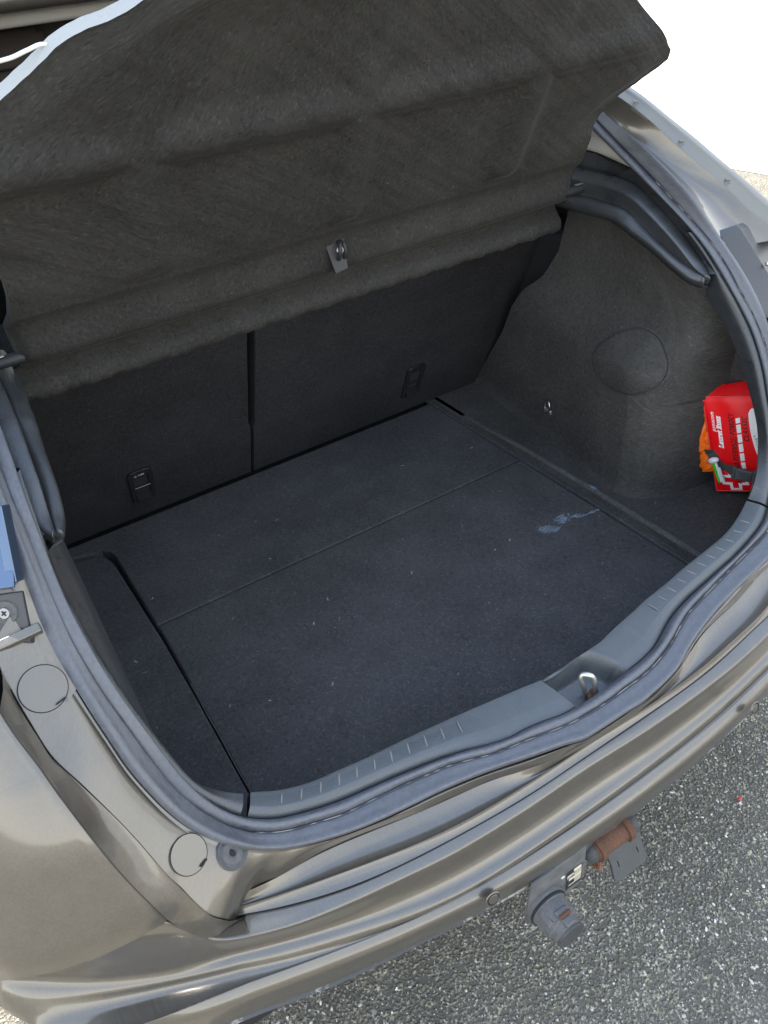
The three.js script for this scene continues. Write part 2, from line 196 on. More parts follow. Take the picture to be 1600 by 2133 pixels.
// ---------- ground ----------
{
  const a = lattice(512, 201), b = lattice(160, 203), c = lattice(24, 205), d = lattice(6, 207);
  const G = 2048, hgt = new Float32Array(G * G), tint = new Float32Array(G * G), tone = new Float32Array(G * G), gr = mulb(977);
  for (let k = 0; k < 150000; k++) {   // aggregate: irregular chips, each of its own tone, the later ones on top
    const x = gr() * G, y = gr() * G, q = gr(), r = 1.4 + 3.2 * q * q * q, an = gr() * 3.14, e = 0.6 + 0.4 * gr(), ca = Math.cos(an), sa = Math.sin(an), p = gr() < 0.45 ? 0.12 + 0.11 * gr() : 0.18 + 0.46 * gr() * gr(), tn = gr(), f1 = gr() * 6, R = Math.ceil(r * 1.3);
    for (let dy = -R; dy <= R; dy++) for (let dx = -R; dx <= R; dx++) { const u = (dx * ca + dy * sa) / r, v = (dy * ca - dx * sa) / (r * e), d = Math.max(Math.hypot(u, v), Math.abs(u * 0.8 + v * 0.55) * 1.06) * (1 + 0.12 * Math.sin(f1 + Math.atan2(v, u) * 3)); if (d < 1) { const o = (((Math.floor(y + dy) % G) + G) % G) * G + (((Math.floor(x + dx) % G) + G) % G); hgt[o] = 0.4 + 0.6 * Math.sqrt(1 - d * d); tone[o] = p; tint[o] = tn; } }
  }
  const map = tex(G, 1.6, true, (u, v, o) => { const k = Math.floor(v * G) * G + Math.floor(u * G), st = tone[k] || 0.10, w = st * (0.8 + 0.4 * a(u, v)) * (0.85 + 0.3 * c(u, v)) * (0.88 + 0.24 * d(u, v)), t = tint[k]; o[0] = s8(w * 1.15); o[1] = s8(w * 1.05); o[2] = s8(w * (0.86 - 0.22 * t * t)); });
  const bm = tex(1024, 1.6, false, (u, v, o) => { o[0] = o[1] = o[2] = 0.85 * hgt[Math.floor(v * G) * G + Math.floor(u * G)] + 0.15 * b(u, v); });
  const g = new THREE.PlaneGeometry(160, 160); g.rotateX(-Math.PI / 2); const uv = g.attributes.uv; for (let i = 0; i < uv.count; i++) uv.setXY(i, uv.getX(i) * 160, uv.getY(i) * 160);
  top(mesh('asphalt_ground', g, new THREE.MeshStandardMaterial({ map, bumpMap: bm, bumpScale: 0.004, roughness: 0.9 })), 'grey coarse asphalt ground behind and beside the car', 'ground', null, 'structure');
  // loose and half sunk chippings close to the car
  const geo = new THREE.IcosahedronGeometry(1, 0), N = 24000;
  const im = new THREE.InstancedMesh(geo, new THREE.MeshStandardMaterial({ color: 0xffffff, roughness: 0.75 }), N);
  const m4 = new THREE.Matrix4(), col = new THREE.Color();
  for (let i = 0; i < N; i++) {
    const x = -1.5 + rnd() * 3.4, z = -1.7 + Math.pow(rnd(), 0.8) * 2.0, k = rnd(), r = 0.0013 + 0.0025 * k * k * k + (rnd() < 0.002 ? 0.004 : 0);
    m4.compose(V(x, r * 0.12, z), eul(rnd() * 6, rnd() * 6, rnd() * 6), V(r * (0.8 + rnd() * 0.9), r * (0.5 + rnd() * 0.4), r * (0.7 + rnd() * 0.5))); im.setMatrixAt(i, m4);
    const t = rnd(), l = t < 0.5 ? 0.1 + rnd() * 0.14 : 0.28 + rnd() * 0.36, wv = rnd(); col.setRGB(l * (1 + 0.08 * wv), l * (1 + 0.03 * wv), l * (0.98 - 0.22 * wv * rnd())); im.setColorAt(i, col);
  }
  im.name = 'asphalt_chippings'; im.castShadow = im.receiveShadow = true; scene.add(im);
  top(im, 'small pale and dark stone chippings set in the asphalt behind the bumper', 'gravel', null, 'stuff');
  { const g = new THREE.PlaneGeometry(2.9, 40, 1, 1); g.rotateX(-Math.PI / 2); g.translate(6.02, 0.004, -8); const uv = g.attributes.uv; for (let i = 0; i < uv.count; i++) uv.setXY(i, uv.getX(i) * 2.9, uv.getY(i) * 40); const m = tex(512, 0.5, true, (u, v, o) => { const w = 0.5 + 0.25 * (a(u, v) - 0.5) + 0.1 * (c(u, v) - 0.5); o[0] = s8(w); o[1] = s8(w * 0.98); o[2] = s8(w * 0.93); }); top(mesh('overexposed_ground', g, new THREE.MeshStandardMaterial({ map: m, roughness: 0.9 })), 'pale strip added as overexposed sunlit ground along the white wall', 'paving', null, 'structure'); }  // overexposure put into the colour: pale strip whitens the far sunlit ground
  // white rendered boundary wall on the sunny side
  const w = new THREE.Group(); w.name = 'boundary_wall'; w.position.set(7.5, 0, -8); scene.add(w);
  const wm = new THREE.MeshStandardMaterial({ color: new THREE.Color().setRGB(0.8, 0.79, 0.76), roughness: 0.9, bumpMap: grainBump(200, 301, 0.6), bumpScale: 0.003 });
  mesh('wall_face', rbox(0.25, 2.8, 40, 0.02, V(0, 1.4, 0)), wm, w); mesh('wall_coping', rbox(0.35, 0.08, 40, 0.02, V(0, 2.84, 0)), wm, w);
  top(w, 'long white sunlit wall standing beyond the right side of the car', 'wall');
}
{ const g = new THREE.SphereGeometry(0.0042, 16, 12); g.scale(1, 0.92, 1.05); const b = new THREE.Group(); b.name = 'red_berry'; b.position.set(0.455, 0.0038, -0.497); scene.add(b); mesh('fruit', g, new THREE.MeshStandardMaterial({ color: new THREE.Color().setRGB(0.55, 0.05, 0.02), roughness: 0.35 }), b); mesh('calyx', place(new THREE.ConeGeometry(0.0013, 0.0012, 5), V(0, 0.004, 0)), M.dark, b); top(b, 'tiny red berry lying alone on the asphalt right of the tow bar', 'berry'); }

// ---------- the car ----------
const car = new THREE.Group(); car.name = 'hatchback_car'; scene.add(car);
top(car, 'grey beige metallic hatchback with its open empty boot lined in dark felt', 'car');

const NR = 420;
const phi = p => Math.atan2(p.x, 0.95 - p.y) * 180 / Math.PI;
const ring = n => spline(mm(C[n]), NR);
const rT = ring('ringT'), r0 = ring('ringS0'), r1 = ring('ringS1'), r2 = ring('ringS2');
const nrm = r0.map((_, i) => {
  const j0 = Math.max(0, i - 3), j1 = Math.min(NR, i + 3), t = r1[j1].clone().sub(r1[j0]), a = r0[i].clone().sub(rT[i]);
  const n = V(0, 0, 0).crossVectors(t, a).normalize(); if (n.y + n.z < 0) n.negate(); return n;
});
const at = (A, B, k, h) => A.map((p, i) => p.clone().lerp(B[i], k).addScaledVector(nrm[i], h));
// rubber weather seal: flat outer lip, groove, round bulb
const sealMesh = mesh('weather_seal', loft([at(r0, r1, 0.03, -0.006), at(r0, r1, 0, 0.0), at(r0, r1, 0.03, 0.0035), at(r0, r1, 0.14, 0.0052), at(r0, r1, 0.3, 0.004), at(r0, r1, 0.6, 0.0038), at(r0, r1, 0.82, 0.0045), at(r0, r1, 0.93, 0.003), at(r0, r1, 0.985, -0.003),
  at(r1, r2, 0.03, -0.003), at(r1, r2, 0.06, 0.002), at(r1, r2, 0.2, 0.0075), at(r1, r2, 0.42, 0.0105), at(r1, r2, 0.65, 0.0095), at(r1, r2, 0.85, 0.006), at(r1, r2, 0.97, 0.001), at(r1, r2, 1.0, -0.004)]), M.seal, car);

{ // pale grit caught in the groove of the seal
  const a = lattice(200, 371); const line = at(r0, r1, 0.96, 0.0016).filter((p, i) => phi(r0[i]) > -62 && phi(r0[i]) < 110), m = new THREE.MeshStandardMaterial({ roughness: 0.95, map: tex(512, 1, true, (u, v, o) => { const k = sm(0.45, 0.75, a(u, 0.5)); o[0] = s8(lerp(0.075, 0.3, k)); o[1] = s8(lerp(0.078, 0.28, k)); o[2] = s8(lerp(0.088, 0.24, k)); }) });
  const g = new THREE.TubeGeometry(new THREE.CatmullRomCurve3(line.filter((_, i) => i % 3 === 0)), 500, 0.0011, 6, false); mesh('groove_grit', g, m, sealMesh);
}
// plastic trim inside the seal: load sill at the bottom, side pieces above the two seams
const cut = (lo, hi) => { const I = []; for (let i = 0; i <= NR; i++) { const f = phi(rT[i]); if (f >= lo && f <= hi) I.push(i); } return I; };
const recess = (x, z) => {   // hollow round the latch striker
  const k = sm(-0.574, -0.556, -(-z) ) ;
  return 0;
};
const trimProf = [[0, -0.004], [0.01, 0.0005], [0.05, 0.003], [0.13, 0.0055], [0.24, 0.0075], [0.36, 0.0082], [0.5, 0.0068], [0.65, 0.005], [0.8, 0.003], [0.93, 0.0015], [0.985, 0.0005], [1.0, -0.003], [1.0, -0.012], [1.02, -0.045]];
function trimStrip(lo, hi, prof, flat) {
  const I = cut(lo, hi);
  return loft(prof.map(([k, h]) => I.map(i => { const p = r2[i].clone().lerp(rT[i], k * (1 - 0.8 * sm(92.5, 99, Math.abs(phi(rT[i]))))), f = flat ? flat(p.x) : 1; return p.addScaledVector(nrm[i], h * f); })));
}
{
  // sill: finely divided so that the striker pocket can be pressed into it
  const I = cut(-63.0, 63.2), lo = I[0] / NR, hi = I[I.length - 1] / NR, n = 900;
  const a = spline(mm(C.ringS2), n, lo, hi), b = spline(mm(C.ringT), n, lo, hi), nn = a.map((_, i) => nrm[Math.round(lerp(I[0], I[I.length - 1], i / n))]);
  const ks = []; for (let k = 0; k <= 40; k++) ks.push(k / 40);
  const hp = k => tab(k, trimProf.slice(1, 11));
  const edge = (d, w) => sm(0, w, d);
  const press = (x, z) => { // pocket: vertical walls left, sloping on the other three sides
    const u = x - (z + 0.56) * 0.28;   // skewed with the lip
    const l = edge(u + 0.038, 0.010), r = edge(0.080 - u * 1.0 - Math.max(0, (-0.552 - z)) * 0.35, 0.03), f = edge(z + 0.600, 0.020), back = edge(-0.527 - z, 0.006);
    return Math.min(1, l * r * f) * 0.036 * (0.25 + 0.75 * back);
  };
  const rows = ks.map(k => a.map((p, i) => { const q = p.clone().lerp(b[i], k).addScaledVector(nn[i], hp(k) * lerp(0.45, 1, sm(0.12, 0.26, Math.abs(q0x(p, b[i], k))))); q.y -= press(q.x, q.z); return q; }));
  function q0x(p, q, k) { return lerp(p.x, q.x, k); }
  rows.unshift(a.map((p, i) => p.clone().addScaledVector(nn[i], -0.004)));
  rows.push(b.map((p, i) => p.clone().addScaledVector(nn[i], -0.003).add(V(0, 0, 0))), b.map((p, i) => p.clone().addScaledVector(nn[i], -0.012)), b.map((p, i) => p.clone().addScaledVector(nn[i], -0.05).add(V(0, -0.06, -0.004))));
  const sill = mesh('sill_trim', loft(rows), M.sill, car);
  // worn moulded grip marks on both sides of the striker plate
  const wear = new THREE.MeshStandardMaterial({ color: new THREE.Color().setRGB(0.17, 0.165, 0.15), roughness: 0.6 });
  for (const sgn of [-1, 1]) for (let k = 0; k < 11; k++) {
    const x = sgn * (0.195 + 0.0268 * k); let i = 0; while (i < n && b[i].x < x) i++;
    const p0 = a[i].clone().lerp(b[i], 0.42).addScaledVector(nn[i], hp(0.42) + 0.0002), p1 = a[i].clone().lerp(b[i], 0.86).addScaledVector(nn[i], hp(0.86) + 0.0002);
    const d = p1.clone().sub(p0), L = d.length(), g = new THREE.SphereGeometry(0.5, 10, 6); g.scale(0.0022, 0.0012, L);
    const zz = d.normalize(), xx = V(0, 0, 0).crossVectors(nn[i], zz).normalize(), yy = V(0, 0, 0).crossVectors(zz, xx);
    mesh('grip_mark', place(g, p0.lerp(p1, 0.5), frame(xx, yy, zz)), wear, sill);
  }
  // latch striker: bent steel loop with rusty foot
  const st = mesh('latch_striker', tube([V(0.011, 0.60, -0.552), V(0.0085, 0.630, -0.557), V(0.006, 0.6495, -0.5615), V(0.0085, 0.6545, -0.561), V(0.0165, 0.6545, -0.5535), V(0.0205, 0.6495, -0.5505), V(0.0225, 0.630, -0.546), V(0.025, 0.60, -0.541)], 0.0043, 60, 10), M.zinc, car, 'bent steel latch loop with rust at its foot');
  mesh('rusty_foot', place(new THREE.SphereGeometry(1, 16, 8), V(0.0155, 0.6175, -0.5475), eul(0, 0.6, 0), V(0.012, 0.0018, 0.0045)), M.rust, st);
}
for (const s of [-1, 1]) mesh('side_trim', trimStrip(s < 0 ? -104 : 63.3, s < 0 ? -63.1 : 104, trimProf), M.trim, car);

// painted flange behind the seal and the rear corner panels
let panelRows;
const panelAt = (x, y) => { let b = 9, r = [0, 0]; panelRows.forEach((R, j) => R.forEach((p, i) => { const d = Math.hypot(p.x - x, p.y - y); if (d < b && j > 0 && j < 6) { b = d; r = [j, i]; } })); const [j, i] = r, p = panelRows[j][i], u = panelRows[j][i + 6].clone().sub(panelRows[j][i - 6]), v = panelRows[j + 1][i].clone().sub(panelRows[j - 1][i]); const n = V(0, 0, 0).crossVectors(u, v).normalize(); if (n.z < 0) n.negate(); return [V(x, y, p.z - ((x - p.x) * n.x + (y - p.y) * n.y) / n.z), n]; };
{
  const P = mm(C.panelB), n = P.length, full = mm(C.ringS0), k0 = 10;   // same stations as the rings between -90 and 90 degrees
  const inner = spline(full.slice(k0, k0 + n), 360), outer = spline(P, 360);
  const nn = inner.map((p, i) => nrm[Math.round(lerp(NR * k0 / (full.length - 1), NR * (k0 + n - 1) / (full.length - 1), i / 360))]);
  const rows = [-0.06, -0.02, 0.02, 0.15, 0.4, 0.65, 0.9, 0.975, 1].map(k => inner.map((p, i) => { const b = outer[i], f = Math.abs(p.x); const h = k < 0 ? -0.004 : 0.004 * Math.sin(Math.max(0, k) * 3.14) ; const q = p.clone().lerp(b, k).addScaledVector(nn[i], (-0.011 * (1 - sm(0, 0.3, k)))); return q; }));
  rows.push(outer.map(p => V(p.x * 0.99, p.y - 0.03, p.z - 0.012)));
  panelRows = rows.slice(1, 9);
  mesh('corner_panel', loft(rows), M.paint, car);
  // body flange above the corner panels and pillar inner skin
  const outR = at(r0, r1, -0.9, -0.012);
  mesh('body_flange', loft([at(r0, r1, 0.1, -0.006), at(r0, r1, -0.3, -0.006), at(r0, r1, -0.75, -0.007), at(r0, r1, -1.0, -0.012), at(r0, r1, -1.05, -0.03)].map(r => r.filter((p, i) => Math.abs(phi(r0[i])) > 86)).map(r => r.filter(p => p.x < 0))), M.paintDusty, car);
}
// round access caps and the rubber stop on the left corner panel
function disc(px, nx, r, name, mat, parent, notch) {
  const q = frame(V(0, 0, 0).crossVectors(V(0, 1, 0), nx).normalize(), V(0, 0, 0).crossVectors(nx, V(0, 0, 0).crossVectors(V(0, 1, 0), nx).normalize()), nx);
  const g = new THREE.CylinderGeometry(r, r, 0.002, 48, 1); g.rotateX(Math.PI / 2);
  const bev = new THREE.TorusGeometry(r, 0.0007, 8, 64);
  const o = mesh(name, [place(g, px, q)], mat, parent);
  mesh('gap_ring', place(new THREE.TorusGeometry(r + 0.0007, 0.0005, 6, 72), px.clone().addScaledVector(nx, 0.0006), q), M.dark, o);
  if (notch) mesh('pry_slot', place(rbox(r * 0.5, 0.002, 0.002, 0.0006), px.clone().addScaledVector(V(0.25, -0.95, 0.1).applyQuaternion(q), r * 0.94).addScaledVector(nx, 0.0011), q), M.dark, o);
  return { o, q };
}
{
  const [p1, N1] = panelAt(-0.669, 0.930), [p2, N0] = panelAt(-0.601, 0.719), [c, N2] = panelAt(-0.555, 0.684);
  disc(p1.addScaledVector(N1, 0.0002), N1, 0.0265, 'access_cap', M.paint, car, true);
  disc(p2.addScaledVector(N0, 0.0002), N0, 0.0232, 'access_cap', M.paint, car, true);
  c.addScaledVector(N2, 0.001); const d = disc(c, N2, 0.0001, 'rubber_stop', M.grey, car);
  d.o.geometry = place(new THREE.LatheGeometry([[0, 0.002], [0.005, 0.002], [0.0056, 0.0036], [0.012, 0.0044], [0.0145, 0.0034], [0.0155, 0.0008], [0.0182, 0.0006], [0.0195, 0.0022], [0.0207, 0.0026], [0.0215, -0.001]].map(p => new THREE.Vector2(p[0], p[1])), 48), c, d.q.clone().multiply(eul(Math.PI / 2, 0, 0)));
  d.o.children[0].geometry = place(new THREE.SphereGeometry(1, 16, 10), c.clone().addScaledVector(N2, 0.0024).add(V(-0.0008, 0, 0)), d.q, V(0.0036, 0.0052, 0.0014)); d.o.children[0].name = 'centre_plug';
}

// tailgate channel and quarter panels (right one mirrors the left)
{
  const po = resample([...mm(C.PO), V(-0.584, 0.606, -0.553), V(-0.566, 0.580, -0.562)], 100), qp = resample([...mm(C.QP), V(-0.637, 0.625, -0.560), V(-0.619, 0.588, -0.5565)], 100);
  const up = (a, d) => a.clone().add(d);
  const poX = po, qpX = qp;
  const rows = [0, 0.02, 0.06, 0.3, 0.6, 0.9, 0.985, 1].map(k => poX.map((p, i) => { const q = p.clone().lerp(qpX[i], k), dip = 0.006 * Math.sin(Math.min(1, k * 1.02) * 3.1416); return q.add(V(dip * 0.6, -dip * 0.6, -dip)); }));
  const qq = resample(mm(C.QP), 80), qpQ = qq, qrows = [];
  for (const k of [0, 0.01, 0.03, 0.08, 0.2, 0.4, 0.65, 0.85, 1]) qrows.push(qpQ.map(p => {
    const e = V(-0.80 - 0.05 * sm(1.05, 0.6, p.y), p.y - 0.012, p.z - 0.055 - 0.02 * sm(0.6, 0.9, p.y)); const bul = 0.016 * Math.sin(k * 3.14) - 0.004 * (1 - sm(0, 0.03, k));
    return p.clone().lerp(e, k).add(V(-bul * 0.3, bul * 0.2, bul)); }));
  qrows.push(qpQ.map(p => V(-0.862, p.y - 0.016, p.z - 0.11)), qpQ.map(p => V(-0.882, p.y - 0.018, p.z - 0.2)), qpQ.map(p => V(-0.885, p.y - 0.02, p.z - 0.9)), qpQ.map(p => V(-0.88, p.y - 0.02, p.z - 2.4)));
  const flip = rs => rs.map(r => r.map(mir));
  for (const s of [0, 1]) { mesh('tailgate_channel', loft(s ? flip(rows) : rows), M.paintDusty, car); mesh('quarter_panel', loft(s ? flip(qrows) : qrows), M.paint, car); }
}

// painted sill below the seal and the bumper
{
  const R = n => mm(C[n]);
  const ext = (pts, xs) => { // right end past the frame repeats the left end
    const L = pts.filter(p => p.x < 0), xr = pts[pts.length - 1].x; return [...pts, ...L.filter(p => -p.x > xr + 0.03).reverse().map(mir)].sort((a, b) => a.x - b.x); };
  const xs1 = Array.from({ length: 241 }, (_, i) => -0.592 + 1.184 * i / 240);
  const soft = (r, sg) => r.map((p, i) => { let y = 0, z = 0, w = 0; for (let k = -40; k <= 40; k++) if (r[i + k] && r[i - k]) { const q = r[i + k], e = Math.exp(-k * k / (2 * sg * sg)); y += q.y * e; z += q.z * e; w += e; } return V(p.x, y / w, z / w); });
  const bu = soft(byX(ext(R('bowlU')), xs1), 4), cr = soft(byX(ext(R('crease')), xs1), 8), li = soft(byX(ext(R('ledgeI')), xs1), 8);
  const mix = (a, b, k, dy, dz) => a.map((p, i) => p.clone().lerp(b[i], k).add(V(0, dy || 0, dz || 0)));
  const bowl = [mix(bu, cr, 0, -0.004, -0.001), mix(bu, cr, 0, 0.0008), mix(bu, cr, 0.04, 0.0008), mix(bu, cr, 0.2, -0.003), mix(bu, cr, 0.45, -0.007), mix(bu, cr, 0.7, -0.006), mix(bu, cr, 0.9, -0.001), mix(bu, cr, 0.98, 0.002), mix(bu, cr, 1, 0.0015), mix(cr, li, 0.12, -0.002), mix(cr, li, 0.8, -0.003), mix(cr, li, 1, -0.002)];
  mesh('rear_sill_panel', loft(bowl), M.paint, car);
  const xs = Array.from({ length: 401 }, (_, i) => -0.835 + 1.67 * i / 400), xw = xs;
  const Z = (n, x) => x.map(v => v);
  const rw = n => { const pts = ext(R(n)), xm = pts[0].x, xx = xs.map(t => Math.abs(t) < 0.6 ? t : Math.sign(t) * lerp(0.6, -xm, (Math.abs(t) - 0.6) / 0.235)); const r = soft(byX(pts, xx), n === 'R0' ? 2.5 : 14); const f = p => [V(p.x - 0.012, p.y, p.z - 0.04), V(p.x - 0.02, p.y - 0.01, p.z - 0.12), V(p.x - 0.022, p.y - 0.03, p.z - 0.5)].map(q => V(Math.max(q.x, -0.905), q.y, q.z)); return [...f(r[0]).reverse(), ...r, ...f(r[0]).map(mir)]; };
  const b0 = rw('R0'), b1 = rw('R1'), b2 = rw('R2'), b2b = rw('R2b'), b3 = rw('R3'), b4 = rw('R4'), b5 = rw('R5');
  const liX = ext(R('ledgeI')), liW = b0.map(p => Math.abs(p.x) < 0.575 ? byX(liX, [p.x])[0] : null);
  const in0 = b0.map((p, i) => liW[i] ? liW[i].clone().add(V(0, -0.003, 0)) : p.clone().add(V(p.x > 0 ? -0.004 : 0.004, -0.004, -0.03)));
  const s = (a, b, k, dy = 0, dz = 0) => a.map((p, i) => p.clone().lerp(b[i], k).add(V(0, dy, dz)));
  const bumper = mesh('rear_bumper', loft([s(in0, b0, 0, -0.004, -0.006), s(in0, b0, 0), s(in0, b0, 0.15, 0.001), s(in0, b0, 0.5, 0.0012), s(in0, b0, 0.85, 0.0006), s(in0, b0, 0.96, 0), s(b0, b1, 0.05, 0, 0.0008), s(b0, b1, 0.3, 0, -0.002), s(b0, b1, 0.65, 0, -0.005), s(b0, b1, 0.9, 0, -0.003), s(b1, b2, 0.2, 0.001), s(b1, b2, 0.7, 0.0018), s(b2, b2b, 0.3, 0.0005), s(b2, b2b, 0.8, 0), s(b2b, b3, 0.3, -0.003, -0.001), s(b2b, b3, 0.8, -0.0018), s(b2b, b3, 0.97, -0.0004), s(b3, b4, 0.03, 0.0006), s(b3, b4, 0.12, 0.0012), s(b3, b4, 0.5, 0.001, 0.0008), s(b3, b4, 0.95, 0, 0.0006), s(b4, b5, 0.15, 0, 0.001), s(b4, b5, 0.45, 0, 0.003), s(b4, b5, 0.68, 0, 0.0025), s(b4, b5, 0.76, 0, 0.001), s(b4, b5, 0.78, 0, -0.004)]), M.paint, car);
  mesh('bumper_edge', loft([s(b4, b5, 0.76, 0, -0.003), s(b4, b5, 0.79, 0, -0.0015), s(b4, b5, 0.9, 0, -0.0035), s(b4, b5, 0.98, 0, 0.0005), s(b4, b5, 1.02, -0.002, -0.002), s(b5, b5, 0, -0.006, -0.01), s(b5, b5, 0, -0.006, -0.06)]), M.lowerEdge, bumper);
  for (const [x, y, z] of [[-0.272, 0.512, -0.4265], [0.272, 0.512, -0.4295]]) {
    const sg = mesh('parking_sensor', place(new THREE.LatheGeometry([[0, 0.0016], [0.0074, 0.0016], [0.0082, 0.001], [0.0088, -0.0012], [0.0094, -0.0012], [0.0098, 0.001], [0.0112, 0.0012], [0.012, 0]].map(p => new THREE.Vector2(p[0], p[1])), 40), V(x, y, z), eul(Math.PI / 2 - 0.25, 0, x < 0 ? 0.1 : -0.1)), M.paint, bumper);
    mesh('sensor_gap', place(new THREE.TorusGeometry(0.0091, 0.0011, 6, 40), V(x, y, z + 0.0004), eul(-0.25, 0, 0)), M.dark, sg);
  }
  // lower valance and side of the car, out of sight but shading the ground
  mesh('underbody', [rbox(1.6, 0.2, 3.4, 0.03, V(0, 0.3, -2.3)), rbox(1.66, 0.08, 0.5, 0.02, V(0, 0.42, -0.85))], M.dark, car);
}

// right and left pillar: painted inner skin, drip gutter with clips
{
  const c1 = mm(C.C1), c2 = mm(C.C2);
  const a = resample([V(0.565, 1.44, -1.42), V(0.60, 1.34, -1.24), ...c1, V(0.79, 1.06, -0.872)], 90), b = resample([V(0.62, 1.45, -1.43), V(0.645, 1.345, -1.24), ...c2, V(0.845, 1.06, -0.875)], 90);
  const i0 = resample(r0.filter((p, i) => p.x > 0 && phi(r0[i]) > 101.5).reverse(), 90);
  const rowsA = [0, 0.06, 0.2, 0.45, 0.7, 0.9, 0.97, 1].map(k => i0.map((p, i) => p.clone().lerp(a[i], k).add(V(0, -0.010 * Math.sin(k * 3.14) - 0.004 * (1 - k), -0.008 * Math.sin(k * 3.14)))));
  const gut = [0, 0.02, 0.08, 0.14, 0.5, 0.6, 0.72, 0.8, 0.95, 1].map((k, j) => a.map((p, i) => p.clone().lerp(b[i], k).add(V(0, [0, -0.007, -0.007, -0.003, -0.003, 0.0015, 0.0025, 0, 0.001, -0.003][j], 0))));
  const outer = [0, 1].map(k => b.map(p => p.clone().add(V(0.05 * k, -0.03 * k - 0.002, -0.06 * k))));
  const fl = rs => rs.map(r => r.map(mir));
  const clear = new THREE.MeshPhysicalMaterial({ color: new THREE.Color().setRGB(0.12, 0.117, 0.10), roughness: 0.4, clearcoat: 0.5 });
  for (const s of [1, -1]) {
    const f = s < 0 ? fl : (x => x);
    const p = mesh('pillar_skin', loft(f(rowsA)), M.paint, car);
    const g = mesh('drip_gutter', loft(f(gut)), clear, car);
    mesh('pillar_outer', loft(f([...outer, b.map(p => p.clone().add(V(0.06, -0.3, -0.9)))])), M.paint, car);
    if (s > 0) for (const k of [0.3, 0.47, 0.62, 0.78]) { const i = Math.round(k * 90), q = a[i].clone().lerp(b[i], 0.33); mesh('gutter_clip', [place(new THREE.TorusGeometry(0.0055, 0.0013, 8, 20, 4.4), q.add(V(0, 0.0005, 0)), eul(-1.0, 0.3, 0))], clear, g); }
  }
}

// tail lamp pockets: black plastic carriers with a screw
{
  // right
  const A = V(0.640, 1.088, -0.905), B = V(0.684, 1.092, -0.9), Cc = V(0.71, 1.03, -0.845), D = V(0.648, 0.965, -0.79), E = V(0.78, 1.075, -0.93), F = V(0.80, 0.985, -0.86), G = V(0.722, 0.955, -0.79);
  const quad = (a, b, c, d, n = 8) => loft(Array.from({ length: n + 1 }, (_, j) => Array.from({ length: n + 1 }, (_, i) => a.clone().lerp(b, i / n).lerp(d.clone().lerp(c, i / n), j / n))));
  const lampMat = new THREE.MeshStandardMaterial({ color: new THREE.Color().setRGB(0.03, 0.031, 0.035), roughness: 0.38 });
  const rc = mesh('lamp_carrier', [quad(A, B, G, D), quad(B, E, F, G), quad(V(0.636, 1.094, -0.92), V(0.685, 1.097, -0.912), B, A), quad(V(0.685, 1.097, -0.912), V(0.79, 1.08, -0.94), E, B)], lampMat, car);
  mesh('screw_head', place(new THREE.SphereGeometry(0.0045, 16, 12), V(0.706, 1.035, -0.847)), M.zinc, rc);
  mesh('lamp_lens_edge', [quad(V(0.652, 0.957, -0.783), V(0.73, 0.947, -0.783), V(0.74, 0.8, -0.69), V(0.655, 0.82, -0.68))], lampMat, car);
  // left: seen close, a pad with washer and cross-head screw, and a ledge under it
  const nL = V(-0.45, 0.5, 0.74).normalize(), xL = V(0.86, 0.05, 0.5).normalize(), yL = V(0, 0, 0).crossVectors(nL, xL).normalize(), qL = frame(V(0, 0, 0).crossVectors(yL, nL), yL, nL);
  const c = V(-0.672, 1.004, -0.806);
  const carrier = mesh('lamp_carrier', [place(rbox(0.046, 0.044, 0.006, 0.0015), c.clone().addScaledVector(nL, -0.004), qL), place(rbox(0.05, 0.016, 0.012, 0.002), c.clone().addScaledVector(yL, -0.031).addScaledVector(nL, -0.003), qL.clone().multiply(eul(-0.5, 0, 0)))], lampMat, car);
  const w = mesh('washer', place(new THREE.CylinderGeometry(0.0135, 0.0145, 0.002, 32), c.clone().addScaledVector(nL, 0.0), qL.clone().multiply(eul(Math.PI / 2, 0, 0))), M.grey, carrier);
  const scr = mesh('screw_head', [place(new THREE.CylinderGeometry(0.0062, 0.0072, 0.004, 24), c.clone().addScaledVector(nL, 0.002), qL.clone().multiply(eul(Math.PI / 2, 0, 0)))], new THREE.MeshStandardMaterial({ color: new THREE.Color().setRGB(0.28, 0.27, 0.26), roughness: 0.45, metalness: 0.8 }), carrier);
  mesh('screw_cross', [place(rbox(0.007, 0.0017, 0.0012, 0.0003), c.clone().addScaledVector(nL, 0.0042), qL.clone().multiply(eul(0, 0, 0.6))), place(rbox(0.0017, 0.007, 0.0012, 0.0003), c.clone().addScaledVector(nL, 0.0043), qL.clone().multiply(eul(0, 0, 0.6)))], M.dark, carrier);
  const gl = mesh('lamp_plate', [place(rbox(0.07, 0.085, 0.004, 0.001), c.clone().addScaledVector(yL, 0.07).addScaledVector(xL, -0.014).addScaledVector(nL, -0.004), qL.clone().multiply(eul(-0.28, 0, 0))), place(rbox(0.012, 0.09, 0.02, 0.002), c.clone().addScaledVector(yL, 0.078).addScaledVector(xL, 0.016).addScaledVector(nL, -0.006), qL)], new THREE.MeshStandardMaterial({ color: new THREE.Color().setRGB(0.09, 0.13, 0.2), roughness: 0.15, metalness: 0.7 }), car);
  mesh('panel_end', place(rbox(0.12, 0.011, 0.012, 0.002), V(-0.704, 0.981, -0.781), eul(0.5, 0.02, 0.03)), M.paint, car);
}

